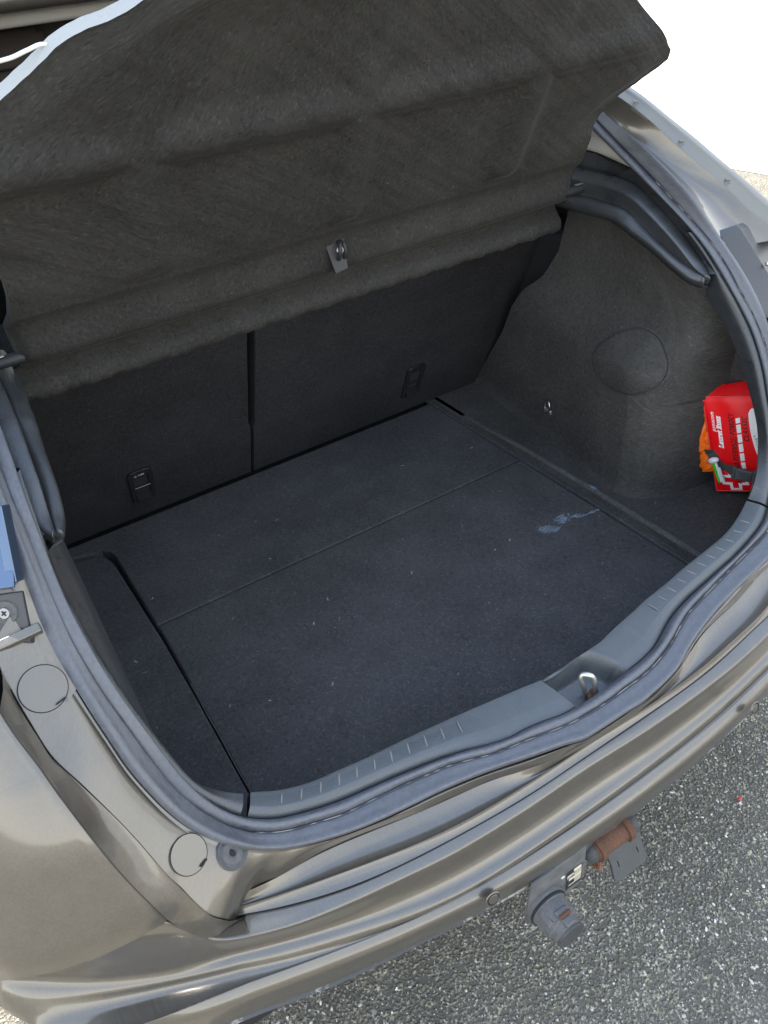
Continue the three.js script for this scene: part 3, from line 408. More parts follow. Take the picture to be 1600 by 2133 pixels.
// ---------- boot interior ----------
const floorY = 0.51;
function slab(shapePts, y, t, mat, name, bev = 0.003) { // felt board lying flat, outline in x,z
  const s = new THREE.Shape(shapePts.map(p => new THREE.Vector2(p[0], -p[1])));
  const g = new THREE.ExtrudeGeometry(s, { depth: t, bevelEnabled: true, bevelThickness: bev, bevelSize: bev, bevelOffset: -bev, bevelSegments: 3, curveSegments: 8 });
  g.rotateX(-Math.PI / 2); g.translate(0, y - t - bev, 0);
  const uv = g.attributes.uv, p = g.attributes.position; for (let i = 0; i < uv.count; i++) uv.setXY(i, p.getX(i) + p.getY(i) * 0.7, p.getZ(i) + p.getY(i) * 0.7);
  return mesh(name, g, mat, car);
}
const rearBoard = slab([[-0.482, -1.2475], [0.462, -1.2475], [0.4695, -0.58], [-0.482, -0.58]], floorY, 0.02, M.floorFelt, 'floor_board');
slab([[-0.484, -1.2525], [0.460, -1.2525], [0.457, -1.637], [-0.585, -1.637], [-0.6, -1.60], [-0.54, -1.583], [-0.512, -1.578], [-0.497, -1.562], [-0.490, -1.53]], floorY, 0.02, M.floorFelt, 'floor_board');
slab([[-0.60, -1.58], [-0.545, -1.567], [-0.524, -1.56], [-0.512, -1.548], [-0.502, -1.51], [-0.489, -1.2], [-0.4865, -1.0], [-0.4865, -0.58], [-0.60, -0.58]], floorY + 0.001, 0.02, M.floorFelt, 'side_lid');
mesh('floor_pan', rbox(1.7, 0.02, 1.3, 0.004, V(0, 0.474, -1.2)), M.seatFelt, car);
{ // moulded right ledge: shallow groove at the board, rounded lip, then flat up to the wheel arch
  const zs = Array.from({ length: 81 }, (_, i) => -1.66 + 1.1 * i / 80);
  const prof = [[0.4705, 0.49], [0.4715, 0.507], [0.4745, 0.5105], [0.478, 0.5102], [0.480, 0.505], [0.4825, 0.505], [0.4845, 0.512], [0.487, 0.524], [0.4905, 0.529], [0.4945, 0.5298], [0.4985, 0.5285], [0.506, 0.5262], [0.53, 0.525], [0.58, 0.525], [0.64, 0.525], [0.80, 0.525]];
  const row = ([x, y]) => zs.map(z => V(x - 0.012 * sm(-0.9, -1.6, z) * (x < 0.55 ? 1 : 0), lerp(y, Math.min(y, 0.5185), sm(-1.25, -1.5, z)), z));
  const sl = mesh('side_ledge', loft(prof.slice(6).map(row)), M.wallFelt, car);
  const worn = felt([0.075, 0.073, 0.07], 41, 10, 0.6);
  mesh('worn_lip', loft(prof.slice(7, 11).map(([x, y]) => row([x, y + 0.0006]))), worn, sl, 'paler worn felt lip'); mesh('board_edging', loft(prof.slice(0, 7).map(row)), M.floorFelt, sl);
  mesh('worn_edge', tube(Array.from({ length: 14 }, (_, i) => V(-0.4825 + 0.0006 * Math.sin(i * 1.7), 0.5095, -1.06 + 0.43 * i / 13)), 0.0012, 60, 6), worn, rearBoard);
}
{ // dried pale spill across ledge and board: patchy film with ragged outline
  const N = 384, film = (seed0, shapes) => { const a = lattice(24, seed0), b = lattice(96, seed0 + 1); return tex(N, 1, false, (u, v, o) => { let m = 0; for (const [cx, cy, rx, ry, t, k] of shapes) { const dx = u - cx, dy = v - cy, x = (dx * Math.cos(t) + dy * Math.sin(t)) / rx, y = (dy * Math.cos(t) - dx * Math.sin(t)) / ry; m = Math.max(m, k * (1 - sm(0.55, 1, Math.hypot(x, y) + 0.9 * (a(u, v) - 0.5)))); } m *= 0.55 + 0.9 * b(u, v); o[0] = o[1] = o[2] = Math.min(1, m); }); };
  const mk = (tx) => new THREE.MeshStandardMaterial({ color: new THREE.Color().setRGB(0.22, 0.27, 0.32), roughness: 0.7, alphaMap: tx, transparent: true });
  const pad = (x0, x1, z0, z1, y, tx) => { const g = new THREE.PlaneGeometry(x1 - x0, z1 - z0); g.rotateX(-Math.PI / 2); g.translate((x0 + x1) / 2, y, (z0 + z1) / 2); mesh('dried_spill', g, mk(tx), rearBoard); };
  pad(0.31, 0.465, -1.035, -0.965, 0.5108, film(411, [[0.12, 0.45, 0.12, 0.3, 0.3, 0.5], [0.22, 0.25, 0.12, 0.1, 0.6, 0.45], [0.45, 0.55, 0.14, 0.22, -0.1, 0.6], [0.62, 0.42, 0.07, 0.14, 0.9, 0.62], [0.70, 0.28, 0.09, 0.06, -0.4, 0.62], [0.84, 0.25, 0.10, 0.05, 0.15, 0.62], [0.95, 0.2, 0.08, 0.08, 0.4, 0.62]]));
  pad(0.4862, 0.500, -1.045, -1.012, 0.5312, film(431, [[0.5, 0.5, 0.4, 0.42, 0.2, 0.62]]));
}
// seat backs, leaning forward at the foot
{
  const ang = 25.9 * Math.PI / 180, q = eul(ang, 0, 0), up = V(0, 1, 0).applyQuaternion(q), out = V(0, 0, 1).applyQuaternion(q), base = V(0, 0.515, -1.6435);
  const pt = (x, h, d = 0) => base.clone().add(V(x, 0, 0)).addScaledVector(up, h).addScaledVector(out, d);
  function seat(x0, x1, stepSide) {
    const s = new THREE.Shape(), r = 0.012; // outline with a wider belt gap in the upper part
    const a = stepSide > 0 ? [[x0, 0], [x1, 0], [x1, 0.19], [x1 - 0.006, 0.2], [x1 - 0.006, 0.62], [x0, 0.62]] : [[x0, 0], [x1, 0], [x1, 0.62], [x0 + 0.003, 0.62], [x0 + 0.003, 0.2], [x0, 0.19]];
    a.forEach((p, i) => i ? s.lineTo(p[0], p[1]) : s.moveTo(p[0], p[1])); s.closePath();
    const g = new THREE.ExtrudeGeometry(s, { depth: 0.08, bevelEnabled: true, bevelSize: 0.003, bevelOffset: -0.003, bevelThickness: 0.006, bevelSegments: 3 }); g.translate(0, 0, -0.086); place(g, base, q);
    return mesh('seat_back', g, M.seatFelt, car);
  }
  const L = seat(-0.70, -0.0975, 1), Rr = seat(-0.092, 0.70, -1);
  mesh('belt_gap', [place(rbox(0.03, 0.62, 0.02, 0.002), pt(-0.094, 0.31, -0.07), q)], M.dark, car);
  mesh('cabin_floor_edge', rbox(1.5, 0.04, 0.12, 0.004, V(0, 0.47, -1.72)), M.dark, car);
  [[-0.376, L], [0.376, Rr]].forEach(([x, seatO]) => {
    const o = new THREE.Shape(), w = 0.0265, h0 = 0.072, h1 = 0.19;
    o.moveTo(-w + 0.006, h0); o.lineTo(w - 0.006, h0); o.quadraticCurveTo(w, h0, w, h0 + 0.008); o.lineTo(w + 0.001, h1 - 0.012); o.quadraticCurveTo(w, h1 - 0.002, w - 0.008, h1 - 0.001); o.quadraticCurveTo(0, h1 + 0.003, -w + 0.008, h1 - 0.001); o.quadraticCurveTo(-w, h1 - 0.002, -w - 0.001, h1 - 0.012); o.lineTo(-w, h0 + 0.008); o.quadraticCurveTo(-w, h0, -w + 0.006, h0);
    const hole = new THREE.Path(); hole.moveTo(-w + 0.008, h0 + 0.009); hole.lineTo(-w + 0.008, h1 - 0.020); hole.lineTo(w - 0.008, h1 - 0.020); hole.lineTo(w - 0.008, h0 + 0.009); hole.closePath(); o.holes.push(hole);
    const g = new THREE.ExtrudeGeometry(o, { depth: 0.004, bevelEnabled: true, bevelSize: 0.0015, bevelThickness: 0.0015, bevelSegments: 2, curveSegments: 10 }); place(g, base.clone().add(V(x, 0, 0)).addScaledVector(out, 0.0005), q);
    mesh('anchor_bezel', g, M.gloss, seatO);
    mesh('anchor_recess', [place(rbox(0.044, 0.092, 0.001, 0.0003), pt(x, 0.126, 0.0008), q)], M.dark, seatO);
    mesh('anchor_bar', [place(new THREE.CylinderGeometry(0.0026, 0.0026, 0.036, 14), pt(x, 0.130, 0.006), q.clone().multiply(eul(0, 0, Math.PI / 2)))], M.gloss, seatO);
    mesh('anchor_flap', [place(rbox(0.034, 0.034, 0.003, 0.001), pt(x, 0.097, 0.004), q.clone().multiply(eul(-0.45, 0, 0)))], M.gloss, seatO);
    // tether pictogram: anchor hook and strap
    const pic = new THREE.MeshStandardMaterial({ color: new THREE.Color().setRGB(0.32, 0.31, 0.28), roughness: 0.6 });
    if (x < 0) mesh('anchor_pictogram', [place(new THREE.TorusGeometry(0.0032, 0.0006, 6, 20, 3.6), pt(x - 0.011, 0.178, 0.0066), q.clone().multiply(eul(0, 0, 3.0))), place(rbox(0.001, 0.007, 0.0008, 0.0002), pt(x - 0.011, 0.179, 0.0066), q), place(rbox(0.0013, 0.006, 0.0008, 0.0002), pt(x - 0.004, 0.1785, 0.0066), q), place(rbox(0.012, 0.0011, 0.0008, 0.0002), pt(x + 0.004, 0.176, 0.0066), q), place(rbox(0.009, 0.002, 0.0008, 0.0002), pt(x + 0.004, 0.179, 0.0066), q.clone().multiply(eul(0, 0, 0.1)))], pic, seatO);
  });
  // latch lever on the side bolster of the right seat back
  mesh('release_lever', place(rbox(0.045, 0.014, 0.012, 0.005), V(0.70, 0.908, -1.43), eul(0.4, 0.1, 0.08)), M.trim, car);
}
// wheel-arch lining, right: box over the arch with sloping top, recess behind it
const footX = [[-1.62, 0.63], [-1.41, 0.592], [-1.227, 0.563], [-1.08, 0.537], [-0.99, 0.53], [-0.955, 0.54], [-0.93, 0.562], [-0.91, 0.60], [-0.897, 0.65], [-0.888, 0.715], [-0.88, 0.76], [-0.5, 0.78]];
const archX = (y, z) => {
  const f = tab(z, footX), low = lerp(f, f + 0.012, sm(0.52, 0.8, y)), topX = tab(z, [[-1.62, 0.645], [-1.3, 0.618], [-1.0, 0.612], [-0.93, 0.622], [-0.86, 0.66], [-0.7, 0.72]]);
  const k = sm(0.80, 0.93, y), r = Math.max(0, 0.555 - y); // fillet at the foot
  const u = sm(0.86, 1.03, y) ;
  return Math.max(lerp(low, Math.max(low * 0.2 + topX * 0.8, topX), k) - 2.2 * r * r * 8 * 0.5, 0.5);
};
{
  const ZF = [[0.51, -1.66], [0.72, -1.51], [0.8, -1.468], [0.86, -1.42], [0.905, -1.36], [0.98, -1.305], [1.1, -1.27], [1.2, -1.26]], yTop = z => tab(z, [[-1.3, 1.14], [-1.1, 1.128], [-0.92, 1.05], [-0.86, 1.04]]), yy = (y, z) => 0.515 + (y - 0.515) * (yTop(z) - 0.515) / 0.66;
  const tr = rT.filter((p, i) => p.x > 0 && phi(p) > 60), zEnd = y => { let b = tr[0]; for (const p of tr) if (p.y <= y) b = p; return Math.min(-0.66, b.z + (y > 0.75 ? -0.004 : 0.02)); };
  const zN = 150, zAt = (y, i) => lerp(tab(y, ZF), zEnd(y), i / zN), zs = Array.from({ length: zN + 1 }, (_, i) => i);
  const ys = []; for (let j = 0; j <= 70; j++) ys.push(0.515 + 0.66 * j / 70);
  const rows = ys.map(y => zs.map(i => { let Y = y, z; for (let k = 0; k < 6; k++) { z = zAt(Y, i); Y = lerp(Y, yy(y, z), 0.7); } return V(archX(Y, z), Y, z); }));
  const wall = mesh('side_lining', loft(rows), M.wallFelt, car);
  // oval service cover: moulded groove and slightly domed lid
  const oc = V(0, 0.824, -1.028), P = [[0.118, 0.0], [0.095, 0.055], [0.03, 0.078], [-0.05, 0.068], [-0.1, 0.025], [-0.1, -0.03], [-0.055, -0.07], [0.02, -0.072], [0.085, -0.05]];
  const oval = k => Array.from({ length: 73 }, (_, i) => { const t = i / 72 * 2 * Math.PI, sx = Math.cos(t), sy = Math.sin(t); const y = oc.y + k * (0.064 * sy + 0.012 * sx), z = oc.z + k * (0.093 * sx * (1 - 0.18 * sy)); return [y, z]; });
  const on = (k, h) => oval(k).map(([y, z]) => V(archX(y, z) - h, y, z));
  mesh('service_cover', loft([on(1.05, -0.001), on(1.035, 0.0022), on(1.01, 0.0025), on(1.0, -0.002), on(0.985, -0.002), on(0.97, 0.003), on(0.9, 0.0045), on(0.7, 0.006), on(0.4, 0.0075), on(0.001, 0.008)]), M.wallFelt, wall);
  // lashing ring low on the arch
  const ry = 0.612, rz = -1.27, rx = archX(ry, rz);
  const lr = mesh('lashing_ring', place(new THREE.TorusGeometry(0.0145, 0.0022, 10, 36, Math.PI * 2), V(rx - 0.006, ry, rz), eul(0.15, Math.PI / 2 - 0.25, 0), V(0.8, 1.15, 1)), M.steel, wall);
  mesh('ring_bracket', place(rbox(0.008, 0.012, 0.026, 0.003), V(rx - 0.003, ry - 0.013, rz), eul(0, 0, 0)), M.zinc, wall);
  // flat flap in the recess behind the arch
  const fl = new THREE.Shape(); fl.moveTo(0, 0); fl.lineTo(0, 0.30); fl.quadraticCurveTo(0.002, 0.335, 0.03, 0.345); fl.lineTo(0.2, 0.36); fl.lineTo(0.2, 0); fl.closePath();
  const fg = new THREE.ExtrudeGeometry(fl, { depth: 0.006, bevelEnabled: true, bevelSize: 0.003, bevelThickness: 0.002, bevelSegments: 2 });
  mesh('pocket_flap', place(fg, V(0.722, 0.55, -0.925), frame(V(0.12, 0, 1).normalize(), V(0, 1, 0), V(-1, 0, 0.12).normalize())), M.wallFelt, wall);
  mesh('flap_tab', place(rbox(0.012, 0.02, 0.02, 0.005), V(0.712, 0.868, -0.868)), M.black, wall);
  mesh('hanging_strap', place(rbox(0.004, 0.010, 0.024, 0.001), V(0.602, 1.088, -1.122), eul(0.3, 0, 0)), M.grey, wall);
  // left lining: nearly flat board
  const rowsL = ys.map(y => zs.map(i => { const z = zAt(y, i); return V(-(0.577 + 0.016 * sm(0.52, 0.75, y) + 0.025 * sm(0.8, 1.0, y) + 0.05 * sm(-0.86, -0.7, z) + 0.02 * sm(-0.95, -0.85, z) * sm(0.6, 0.8, y)), y, z); }));
  const wl = mesh('side_lining', loft(rowsL), M.wallFelt, car);
  const onL = (k, h) => oval(k).map(([y, z]) => V(-(0.578 + 0.016 * sm(0.52, 0.75, y) + 0.025 * sm(0.8, 1.0, y)) + h, y, z));
  mesh('service_cover', loft([onL(1.04, -0.002), onL(1.02, 0.002), onL(1.0, -0.002), onL(0.975, 0.003), onL(0.5, 0.004), onL(0.001, 0.004)]), M.wallFelt, wl);
}
// pillar trims with the shelf rails
for (const s of [1, -1]) {
  const F = p => s > 0 ? p : mir(p);
  const idx = []; for (let i = 0; i <= NR; i++) if (phi(r2[i]) > 97.5) idx.push(i);
  const edge = resample(idx.map(i => r2[i].clone().addScaledVector(nrm[i], 0.001)), 100);
  const wallX = p => 0.632 - 0.026 * sm(1.17, 1.21, p.y) - 0.05 * sm(1.2, 1.45, p.y);
  const lineY = z => 1.182 + 0.0 * z;
  const rows = [0, 0.03, 0.1, 0.25, 0.5, 0.75, 1].map(k => edge.map((p, i) => { const q = V(wallX(p), p.y < 1.2 ? lerp(1.122, 1.2, sm(1.02, 1.2, p.y) * 0.5 + 0.5 * Math.min(1, Math.max(0, (p.y - 1.02) / 0.18))) : p.y, p.y < 1.2 ? -1.22 : Math.min(-1.22, p.z - 0.06)); const e = p.clone().lerp(q, sm(0, 1, k) * 0.3 + k * 0.7); return F(e.add(V(0, 0, 0))); }));
  const lo = [], hi = []; edge.forEach((p, i) => (p.y < 1.19 ? lo : hi).push(i));
  const pick = I => rows.map(r => I.map(i => r[i]));
  const tgt = [[0, V(0.599, 1.033, -0.889)], [0.1, V(0.609, 1.044, -0.910)], [0.42, V(0.617, 1.094, -0.984)], [0.75, V(0.614, 1.148, -1.08)], [1, V(0.608, 1.165, -1.14)]];
  const shoulder = [0, 0.06, 0.3, 0.7, 0.92, 1, 1].map((k, q) => lo.map(i => { const p = edge[i], t = Math.min(1, Math.max(0, (p.y - edge[lo[0]].y) / (1.19 - edge[lo[0]].y))); let a = 0; while (a < tgt.length - 2 && tgt[a + 1][0] < t) a++; const e = tgt[a][1].clone().lerp(tgt[a + 1][1], (t - tgt[a][0]) / (tgt[a + 1][0] - tgt[a][0])); const r = p.clone().lerp(e, k).add(V(0, 0.004 * Math.sin(k * 3.14), 0.004 * Math.sin(k * 3.14))); if (q === 6) r.add(V(0.01, -0.03, -0.01)); return F(r); }));
  const tr = mesh('pillar_trim', [loft(shoulder), loft(pick(lo)), loft([[...lo.map(i => rows[6][i])], lo.map(i => rows[6][i].clone().add(V(0, 0.0, -0.45)))])], M.trim, car);
  const hiI = [lo[lo.length - 1], ...hi];
  const lift = V(s * 0.004, 0, 0);
  mesh('upper_pillar_trim', [loft(pick(hiI).map(r => r.map(p => p.clone().add(lift)))), loft([hiI.map(i => rows[6][i].clone().add(lift)), hiI.map(i => rows[6][i].clone().add(V(0, 0, -0.5)).add(lift))])], M.lightTrim, car, 'pale grey upper pillar trim');
  const inn = V(-1, 0, 0);
  // moulded rail that carries the parcel shelf: broad upper tread, riser, narrow lower tread
  const cA = resample([V(0.600, 1.168, -1.30), V(0.605, 1.166, -1.14), V(0.610, 1.158, -1.092), V(0.613, 1.126, -1.028), V(0.615, 1.097, -0.984), V(0.613, 1.066, -0.940), V(0.608, 1.047, -0.911), V(0.601, 1.036, -0.893), V(0.594, 1.031, -0.884)], 120);
  const cB = resample([V(0.570, 1.158, -1.30), V(0.572, 1.155, -1.14), V(0.573, 1.146, -1.072), V(0.574, 1.128, -1.030), V(0.576, 1.110, -0.998), V(0.579, 1.089, -0.966), V(0.581, 1.073, -0.944), V(0.584, 1.056, -0.925), V(0.5865, 1.043, -0.909), V(0.588, 1.035, -0.893)], 120);
  const cC = resample([V(0.570, 1.130, -1.30), V(0.572, 1.129, -1.14), V(0.574, 1.120, -1.066), V(0.575, 1.101, -1.034), V(0.578, 1.081, -1.000), V(0.580, 1.065, -0.972), V(0.583, 1.051, -0.942), V(0.5855, 1.041, -0.916), V(0.587, 1.034, -0.894)], 120);
  const cD = resample([V(0.545, 1.120, -1.30), V(0.548, 1.118, -1.14), V(0.551, 1.116, -1.090), V(0.552, 1.107, -1.062), V(0.557, 1.089, -1.021), V(0.560, 1.075, -0.989), V(0.563, 1.058, -0.955), V(0.568, 1.042, -0.924), V(0.573, 1.033, -0.904), V(0.579, 1.0295, -0.888)], 120);
  const mix2 = (a, b, k, x, y, z) => a.map((p, i) => F(p.clone().lerp(b[i], k).add(V(x, y, z))));
  const railRows = [mix2(cA, cA, 0, 0.004, -0.012, -0.006), mix2(cA, cB, 0, 0, -0.002, 0), mix2(cA, cB, 0.07, 0, 0.0012, 0.001), mix2(cA, cB, 0.3, 0, 0.003, 0.002), mix2(cA, cB, 0.65, 0, 0.003, 0.002), mix2(cA, cB, 0.92, 0, 0.0014, 0.001), mix2(cB, cC, 0.0, -0.0006, 0, 0), mix2(cB, cC, 0.12, -0.0002, 0, 0), mix2(cB, cC, 0.85, 0.001, 0, 0), mix2(cC, cD, 0.0, 0.0015, -0.0035, 0), mix2(cC, cD, 0.06, 0.0005, -0.0035, 0), mix2(cC, cD, 0.12, 0, 0, 0), mix2(cC, cD, 0.4, 0, 0.0022, 0.001), mix2(cC, cD, 0.75, 0, 0.002, 0.001), mix2(cC, cD, 0.94, 0, 0.0004, 0), mix2(cD, cD, 0, -0.0008, -0.003, 0), mix2(cD, cD, 0, -0.0005, -0.008, -0.001), mix2(cD, cD, 0, 0.004, -0.017, -0.004), mix2(cD, cD, 0, 0.03, -0.024, -0.006)];
  const capC = F(V(0.590, 1.016, -0.896)), endCap = Array.from({ length: 9 }, (_, q) => { const a = q / 8 * 1.5708; return railRows.map(r => r[120].clone().lerp(capC, 1 - Math.cos(a)).add(V(0, 0.001 * Math.sin(a), 0.009 * Math.sin(a) * Math.cos(a) + 0.004 * Math.sin(a)))); });
  mesh('shelf_rail', [loft(railRows), loft(endCap)], M.trim, tr);
}
// cabin beyond the shelf: roof, headliner edge, side walls with window openings, front seats' head restraints
{
  mesh('roof', [rbox(1.25, 0.03, 1.9, 0.012, V(0, 1.585, -2.72)), rbox(1.3, 0.05, 0.10, 0.02, V(0, 1.565, -1.80))], M.paint, car);
  mesh('headliner', [rbox(1.16, 0.03, 1.8, 0.01, V(0, 1.545, -2.72)), rbox(1.16, 0.03, 0.09, 0.012, V(0, 1.54, -1.86), eul(0.3, 0, 0))], M.lightTrim, car);
  mesh('added_dark_header', [rbox(1.2, 0.16, 0.05, 0.015, V(0, 1.47, -2.02)), rbox(0.16, 0.07, 0.03, 0.008, V(-0.30, 1.475, -1.985)), rbox(0.02, 0.05, 0.02, 0.004, V(-0.22, 1.475, -1.98)), rbox(0.5, 0.02, 0.03, 0.008, V(-0.1, 1.53, -1.99))], new THREE.MeshStandardMaterial({ color: new THREE.Color().setRGB(0.05, 0.04, 0.032), roughness: 0.8 }), car);  // dark box added to hide bright ground seen through the cabin
  for (const x of [-0.36, 0.05, 0.42]) mesh('rear_head_restraint', rbox(0.25, 0.16, 0.09, 0.04, V(x, 1.28, -1.62), eul(0.4, 0, 0)), M.seatFelt, car);
  mesh('cabin_side', [rbox(0.05, 0.75, 2.4, 0.01, V(-0.80, 0.75, -2.6)), rbox(0.05, 0.75, 2.4, 0.01, V(0.80, 0.75, -2.6)), ...[-1, 1].flatMap(d => [rbox(0.04, 0.5, 0.85, 0.01, V(d * 0.70, 1.33, -1.95), eul(0, 0, d * 0.35)), rbox(0.04, 0.5, 0.12, 0.01, V(d * 0.70, 1.33, -2.9), eul(0, 0, d * 0.35))])], M.dark, car);
  mesh('sun_block_housing', [...[-1, 1].map(d => rbox(0.2, 0.75, 1.1, 0.02, V(d * 0.765, 0.62, -1.55))), rbox(1.5, 0.22, 0.05, 0.01, V(0, 0.45, -1.74))], M.dark, car);  // housing boxes and crosspiece added to stop sun leaking in by the seats
  mesh('dashboard', rbox(1.6, 0.6, 0.5, 0.06, V(0, 0.75, -3.7)), M.dark, car);
  for (const x of [-0.36, 0.36]) mesh('front_seat', [rbox(0.5, 0.7, 0.14, 0.06, V(x, 0.95, -2.62), eul(0.25, 0, 0)), rbox(0.26, 0.18, 0.1, 0.05, V(x, 1.38, -2.5), eul(0.15, 0, 0))], M.seatFelt, car);
  const gl = new THREE.MeshPhysicalMaterial({ color: new THREE.Color().setRGB(0.5, 0.55, 0.53), transmission: 1, roughness: 0.02, thickness: 0 });
  mesh('windscreen', place(new THREE.PlaneGeometry(1.3, 0.8), V(0, 1.3, -3.75), eul(-0.9, 0, 0)), gl, car);
  // tailgate, raised over the boot
  const tg = [[1.575, -1.80], [1.80, -1.70], [2.04, -1.55], [2.26, -1.36], [2.38, -1.20], [2.41, -1.10]].map(([y, z]) => V(0, y, z));
  const path = resample(tg, 30), wdt = i => lerp(0.7, 0.74, i / 30);
  const rw = [-1, -0.92, -0.5, 0, 0.5, 0.92, 1].map(k => path.map((p, i) => V(k * wdt(i), p.y + 0.03 * (1 - k * k) - (Math.abs(k) > 0.95 ? 0.03 : 0), p.z)));
  const tgm = mesh('tailgate', [loft(rw), loft(rw.map(r => r.map(p => p.clone().add(V(0, -0.05, 0.02)))))], M.paint, car);
  for (const s of [-1, 1]) mesh('gas_strut', tube([V(s * 0.67, 1.34, -1.30), V(s * 0.66, 2.02, -1.50)], 0.009, 4, 10), M.black, tgm);
}

// ---------- tow bar and trailer socket, bolted under the bumper ----------
{
  const py = 0.405, pz = -0.424;
  const rub = plastic([0.035, 0.037, 0.038], 0.6, 77, 40, 0.4);
  // black carrier plate with the socket
  const s = new THREE.Shape(); s.moveTo(-0.208, 0.42); s.lineTo(-0.212, 0.37); s.quadraticCurveTo(-0.206, 0.353, -0.185, 0.354); s.lineTo(-0.115, 0.372); s.quadraticCurveTo(-0.098, 0.378, -0.098, 0.395); s.lineTo(-0.098, 0.47); s.lineTo(-0.20, 0.47); s.closePath();
  const g = new THREE.ExtrudeGeometry(s, { depth: 0.003, bevelEnabled: true, bevelSize: 0.001, bevelThickness: 0.001, bevelSegments: 2 }); g.translate(0, 0, pz - 0.006);
  const plate = mesh('socket_plate', g, M.grey, car);
  // printed label with stripes
  const cv = document.createElement('canvas'); cv.width = 128; cv.height = 256; const x = cv.getContext('2d'); x.fillStyle = '#26272b'; x.fillRect(0, 0, 128, 256); x.fillStyle = '#cfc6b0';
  [[58, 8, 60, 40], [6, 56, 52, 14], [66, 52, 56, 12], [6, 74, 116, 12], [66, 92, 56, 14], [22, 112, 100, 34], [66, 152, 56, 12], [66, 170, 56, 12], [66, 188, 56, 10], [22, 206, 100, 14], [6, 92, 40, 4], [6, 102, 30, 4]].forEach(r => x.fillRect(...r));
  const lt = new THREE.CanvasTexture(cv); lt.colorSpace = THREE.SRGBColorSpace;
  mesh('socket_label', place(new THREE.PlaneGeometry(0.032, 0.05), V(-0.119, 0.408, pz - 0.0012), eul(0, 0, 0)), new THREE.MeshStandardMaterial({ map: lt, roughness: 0.5 }), plate);
  mesh('plate_bolt', place(new THREE.SphereGeometry(0.0045, 12, 8), V(-0.142, 0.428, pz - 0.002), null, V(1, 1, 0.5)), M.zinc, plate);
  const lathe = pts => new THREE.LatheGeometry(pts.map(p => new THREE.Vector2(p[0], p[1])), 48);
  const sq = eul(Math.PI / 2, 0, 0), sc = V(-0.178, 0.396, pz - 0.002);
  const sock = mesh('trailer_socket', place(lathe([[0.034, -0.004], [0.034, 0.004], [0.0325, 0.006], [0.031, 0.007], [0.031, 0.012], [0.030, 0.0135], [0.0295, 0.0135], [0.0285, 0.03], [0.0275, 0.041], [0.0265, 0.043], [0.0235, 0.0445], [0.023, 0.053], [0.0215, 0.0555], [0.012, 0.0562], [0, 0.0562]]), sc, sq), M.grey, car);
  const lid = new THREE.Shape(); lid.absarc(0, 0, 0.0225, 0, Math.PI * 2); const lg = new THREE.ExtrudeGeometry(lid, { depth: 0.004, bevelEnabled: true, bevelSize: 0.001, bevelThickness: 0.001, curveSegments: 40 });
  mesh('socket_lid', place(lg, sc.clone().add(V(0.001, -0.003, 0.0545))), rub, sock); mesh('socket_groove', place(new THREE.TorusGeometry(0.0312, 0.0022, 8, 48), sc.clone().add(V(0, 0, 0.0095))), M.dark, sock);
  for (let k = 0; k < 6; k++) { const a = k / 6 * 6.283 + 0.3; mesh('socket_rib', place(rbox(0.011, 0.006, 0.024, 0.002), sc.clone().add(V(Math.cos(a) * 0.0265, Math.sin(a) * 0.0265, 0.027)), eul(0, 0, a + 1.57)), M.grey, sock); }
  mesh('lid_hinge', [place(rbox(0.022, 0.008, 0.012, 0.002), sc.clone().add(V(0.002, 0.0265, 0.036))), place(rbox(0.016, 0.01, 0.014, 0.002), sc.clone().add(V(0.002, 0.022, 0.049)))], M.grey, sock);
  mesh('hinge_spring', place(new THREE.CylinderGeometry(0.0032, 0.0032, 0.02, 12), sc.clone().add(V(0.002, 0.030, 0.041)), eul(0, 0, Math.PI / 2)), M.rust, sock, 'rusty hinge spring');
  mesh('rusty_rivet', place(new THREE.SphereGeometry(0.0042, 12, 8), sc.clone().add(V(-0.0195, 0.0175, 0.026)), eul(0, 0, 0.8), V(1.2, 0.7, 1)), M.rust, sock);
  // rusty bracket: cross tube between two cheek plates, rubber end caps, black cover plate
  const ty = 0.428, tz = -0.432, cx = -0.0395;
  const tb = mesh('tow_bracket', [place(new THREE.CylinderGeometry(0.0175, 0.0175, 0.075, 32), V(cx, ty, tz), eul(0, 0, Math.PI / 2)), ...[-0.029, 0.029].map(d => place(new THREE.CylinderGeometry(0.0215, 0.0215, 0.009, 36), V(cx + d, ty, tz), eul(0, 0, Math.PI / 2))), place(rbox(0.010, 0.05, 0.036, 0.004), V(cx - 0.029, ty - 0.024, tz - 0.004)), place(rbox(0.012, 0.06, 0.05, 0.005), V(cx - 0.050, ty - 0.030, tz - 0.034)), place(rbox(0.06, 0.03, 0.05, 0.006), V(cx, ty - 0.012, tz - 0.045))], M.rust, car, 'brown rusty steel tow bracket');
  for (const d of [-1, 1]) mesh('end_cap', place(lathe([[0.0165, 0], [0.0165, 0.007], [0.0155, 0.010], [0.012, 0.0145], [0.006, 0.0175], [0, 0.0185]]), V(cx + d * 0.036, ty, tz), eul(0, 0, d < 0 ? Math.PI / 2 : -Math.PI / 2)), rub, tb);
  const cp = new THREE.Shape(); cp.moveTo(-0.03, 0.002); cp.quadraticCurveTo(-0.033, 0.026, -0.03, 0.028); cp.lineTo(0.029, 0.028); cp.quadraticCurveTo(0.034, 0.024, 0.034, 0.016); cp.lineTo(0.034, -0.02); cp.quadraticCurveTo(0.033, -0.027, 0.026, -0.028); cp.lineTo(-0.024, -0.028); cp.quadraticCurveTo(-0.032, -0.027, -0.033, -0.02); cp.closePath();
